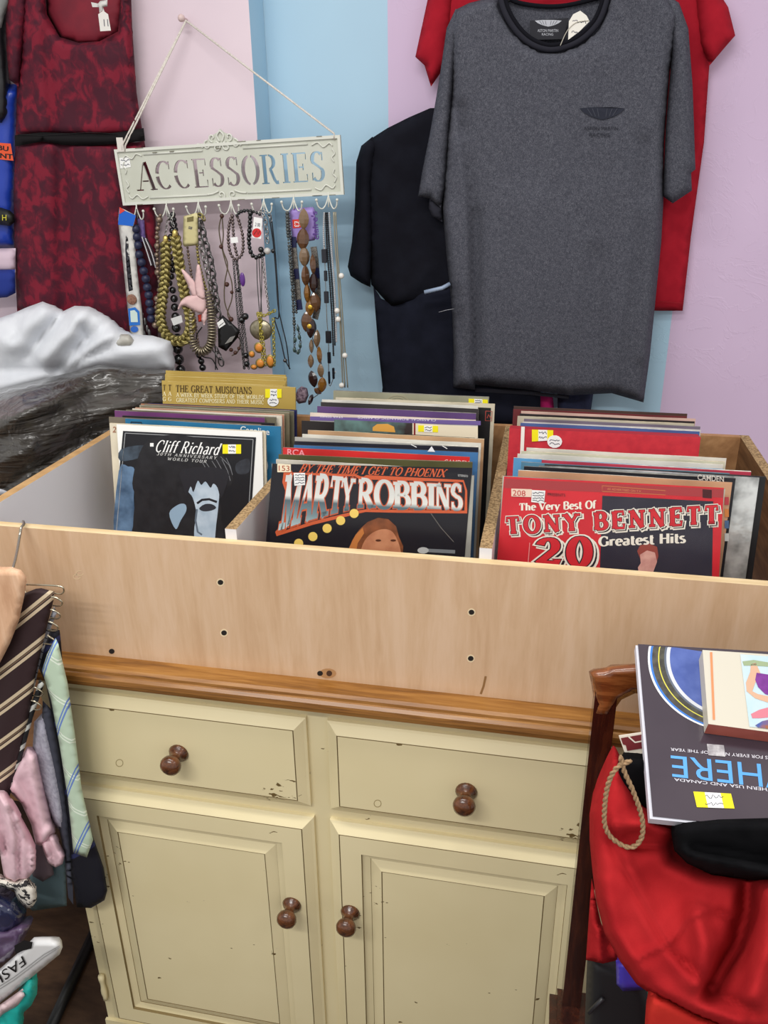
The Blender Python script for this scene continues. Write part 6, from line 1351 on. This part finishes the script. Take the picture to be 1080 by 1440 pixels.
# boxed picture book lying on it
BX = Plane(bp0+nb*0, nb); hgt = .026
xb = empty('boxed_book', BKP.hit(1050, 1000, .001), 'cream boxed picture book with brick red side lying on the plum star guide', 'book')
tl, tr_, br, bl_ = [BX.hit(x, y, hgt) for x, y in ((988, 914), (1230, 930), (1250, 1052), (996, 1018))]
d_ = BKP.n*(hgt-.002)
V = [tl, tr_, br, bl_]+[v-d_ for v in (tl, tr_, br, bl_)]
fixn(mk('case', V, [(0, 1, 2, 3), (7, 6, 5, 4), (0, 1, 5, 4), (1, 2, 6, 5), (2, 3, 7, 6), (3, 0, 4, 7)], [mat((204, 198, 182), .45), mat((176, 92, 78), .5, c2=(162, 82, 70), scale=40)], xb, fm=[0, 0, 0, 0, 1, 0]))
PB = Plane(tl, BKP.n)
strip('orange_line', [(1000, 917), (1004, 1008+4)], 3.2, PB, .0006, mat((226, 138, 92), .4), xb)
pic = patch('picture_panel', [(1041, 920), (1226, 934), (1240, 1040), (1054, 1022)], PB, .0005, mat((182, 206, 214), .4, c2=(206, 212, 222), scale=18), xb, .0002)
patch('painted_arm', [(1056, 934), (1063, 932), (1070, 948), (1062, 960), (1058, 972), (1066, 976), (1076, 978), (1086, 980), (1086, 990), (1062, 982), (1050, 972), (1049, 960), (1055, 945)], PB, .0009, mat((206, 166, 138), .4), pic, .0002)
patch('painted_dress', [(1064, 946), (1090, 950), (1090, 980), (1076, 976), (1066, 966), (1062, 956)], PB, .0011, mat((122, 52, 142), .4, c2=(104, 40, 124), scale=100), pic, .0002)
patch('painted_cloth', [(1056, 1004), (1068, 998), (1090, 992), (1090, 1008), (1068, 1010), (1058, 1010)], PB, .0009, mat((206, 122, 136), .4), pic, .0002)
patch('painted_shape', [(1062, 1020), (1072, 1014), (1090, 1010), (1090, 1026), (1066, 1023)], PB, .0011, mat((60, 90, 160), .4, c2=(150, 90, 60), scale=90), pic, .0002)
patch('painted_grass', [(1044, 930), (1060, 928), (1090, 933), (1090, 938), (1060, 936), (1046, 936)], PB, .0009, mat((150, 166, 130), .4), pic, .0002)

# red felt sack on the seat, with hats under the book
M_FELT = mat((170, 38, 41), .95, c2=(157, 32, 36), scale=26, spec=.04, bump=.25, bscale=500, bdist=.001)
YR = lambda x, y: -.20-.12*min(1, max(0, (y-1100)/340))
FR = [crease([(858, 1185), (890, 1252), (935, 1330), (1012, 1397), (1060, 1425)], 7, -.013, True), crease([(862, 1140), (880, 1220), (915, 1300), (975, 1385)], 13, .010), crease([(915, 1230), (975, 1285)], 24, -.008), crease([(978, 1285), (990, 1330), (990, 1378)], 17, .022), crease([(1052, 1240), (1050, 1280), (1036, 1330), (1000, 1390)], 13, -.042), crease([(1010, 1282), (1034, 1298)], 5, -.010, True), crease([(1085, 1240), (1082, 1330), (1060, 1400)], 20, .026), crease([(866, 1160), (905, 1158), (946, 1166)], 11, .016), crease([(876, 1188), (920, 1190), (944, 1186)], 7, -.016, True), crease([(845, 1240), (862, 1310), (900, 1365)], 10, .008), crease([(900, 1385), (960, 1412), (1040, 1440)], 10, .012), crease([(898, 1346), (915, 1336), (934, 1330), (950, 1314), (965, 1292), (990, 1280)], 3.5, .006, True), rnoise(60, 60, .004, 6)]
fs = empty('felt_sack', at(960, 1430, -.3), 'crumpled bright red felt sack slumped on the chair under the books', 'sack')
puff('sack_body', [(866, 1062), (850, 1090), (838, 1118), (829, 1145), (829, 1180), (833, 1225), (838, 1265), (850, 1312), (872, 1352), (895, 1384), (930, 1408), (980, 1432), (1030, 1452), (1150, 1475), (1150, 1236), (1035, 1230), (985, 1222), (948, 1206), (943, 1190), (948, 1176), (954, 1164), (930, 1150), (900, 1125), (880, 1090)], YR, .06, .06, 26, M_FELT, fs, 6,
     FR)
puff('sack_cuff', [(832, 1235), (828, 1290), (824, 1350), (848, 1355), (870, 1350), (872, 1335), (858, 1322), (846, 1302), (838, 1265)], -.235, .02, .02, 10, M_FELT, fs, 5, [ridge(842, 1305, 844, 1350, 4, .01), ridge(856, 1325, 858, 1350, 3, -.008)])
puff('sack_fold', [(890, 1655), (898, 1540), (905, 1470), (908, 1420), (916, 1396), (940, 1404), (985, 1428), (1040, 1448), (1080, 1460), (1120, 1490), (1150, 1560), (1150, 1655)], -.335, .03, .03, 14, mat((190, 50, 42), .95, c2=(178, 42, 38), scale=26, spec=.04), fs, 6)
M_HAT = mat((14, 14, 16), .95, c2=(20, 20, 22), scale=30, spec=.05)
ht = empty('hat', at(1020, 1232, -.26), 'black felt hat with wide brim under the plum star guide', 'hat')
puff('brim', [(944, 1172), (946, 1160), (962, 1154), (1010, 1150), (1160, 1150), (1160, 1246), (1060, 1238), (1000, 1230), (966, 1214), (948, 1196)], -.285, .035, .05, 16, M_HAT, ht, 6, [ridge(960, 1200, 1080, 1226, 7, .012), ridge(980, 1190, 1080, 1206, 8, -.012)])
puff('crown', [(960, 1100), (1160, 1110), (1160, 1200), (1000, 1196), (958, 1170)], -.20, .03, .05, 20, M_HAT, ht, 8)
puff('cloth', [(862, 1085), (876, 1062), (905, 1066), (925, 1100), (935, 1150), (915, 1146), (890, 1128), (872, 1118)], -.222, .02, .02, 10, M_HAT, None, 6, label='black sheet standing in for the dark interior of the red felt sack', cat='cloth')  # added black sheet, stands in for the dark inside of the sack
# swing tag on a jute cord
tgp = Plane(at(888, 1046, -.205), (0, -1, .25))
tg = empty('swing_tag', at(888, 1060, -.22), 'cream swing tag with dark red print on a jute cord loop', 'tag')
slab('tag_card', [(870, 1034), (904, 1029), (910, 1057), (880, 1063)], tgp, 0, .002, mat((222, 212, 196), .6), tg)
patch('tag_print', [(873, 1038), (902, 1033), (906, 1052), (882, 1056), (880, 1048), (876, 1047)], tgp, .0024, mat((110, 36, 40), .5), tg, .0003); strip('tag_rule', [(884, 1036), (893, 1044), (904, 1042)], 2, tgp, .0030, mat((222, 212, 196), .6), tg)
cp = [(888, 1070), (872, 1076), (860, 1090), (853, 1112), (850, 1140), (851, 1162), (860, 1178), (878, 1190), (892, 1190), (902, 1178), (904, 1160), (900, 1140), (890, 1112), (878, 1085), (872, 1062)]
ctr = even(spline([at(x, y, -.305) for x, y in cp], 8), .0022)
for s_ in range(2):
    pts = []
    for i, p in enumerate(ctr):
        tt = (ctr[min(i+1, len(ctr)-1)]-ctr[max(i-1, 0)]).normalized(); sd = tt.cross(Vector((0, -1, 0))).normalized(); a = i*.9+s_*math.pi
        pts.append(p+sd*math.sin(a)*.0013+Vector((0, -1, 0))*math.cos(a)*.0013)
    tubeobj('jute_strand', pts, .0018, mat((168, 138, 104), .9, c2=(140, 112, 82), scale=400), tg, 6)
# things under the sack
puff('rucksack', [(826, 1340), (860, 1352), (905, 1372), (918, 1410), (925, 1500), (820, 1500)], -.19, .05, .05, 18, mat((24, 24, 27), .7), None, 7, label='black fabric rucksack with zip pull below the red felt cuff', cat='bag')
rs_ = bpy.data.objects['rucksack']
tubeobj('zip_pull', [at(828, 1424, -.245), at(838, 1414, -.246), at(848, 1404, -.246)], .003, mat((40, 40, 44), .4), rs_, 6)
puff('plastic_tub', [(866, 1350), (890, 1352), (920, 1380), (908, 1392), (876, 1394), (867, 1384)], -.27, .02, .02, 8, mat((66, 54, 168), .4), None, 5, label='violet blue plastic tub peeping out under the red felt sack', cat='tub')
puff('green_cloth', [(908, 1386), (932, 1400), (928, 1408), (914, 1414)], -.30, .01, .01, 5, mat((30, 104, 70), .8), None, 4, label='scrap of dark green cloth under the red felt sack', cat='cloth')
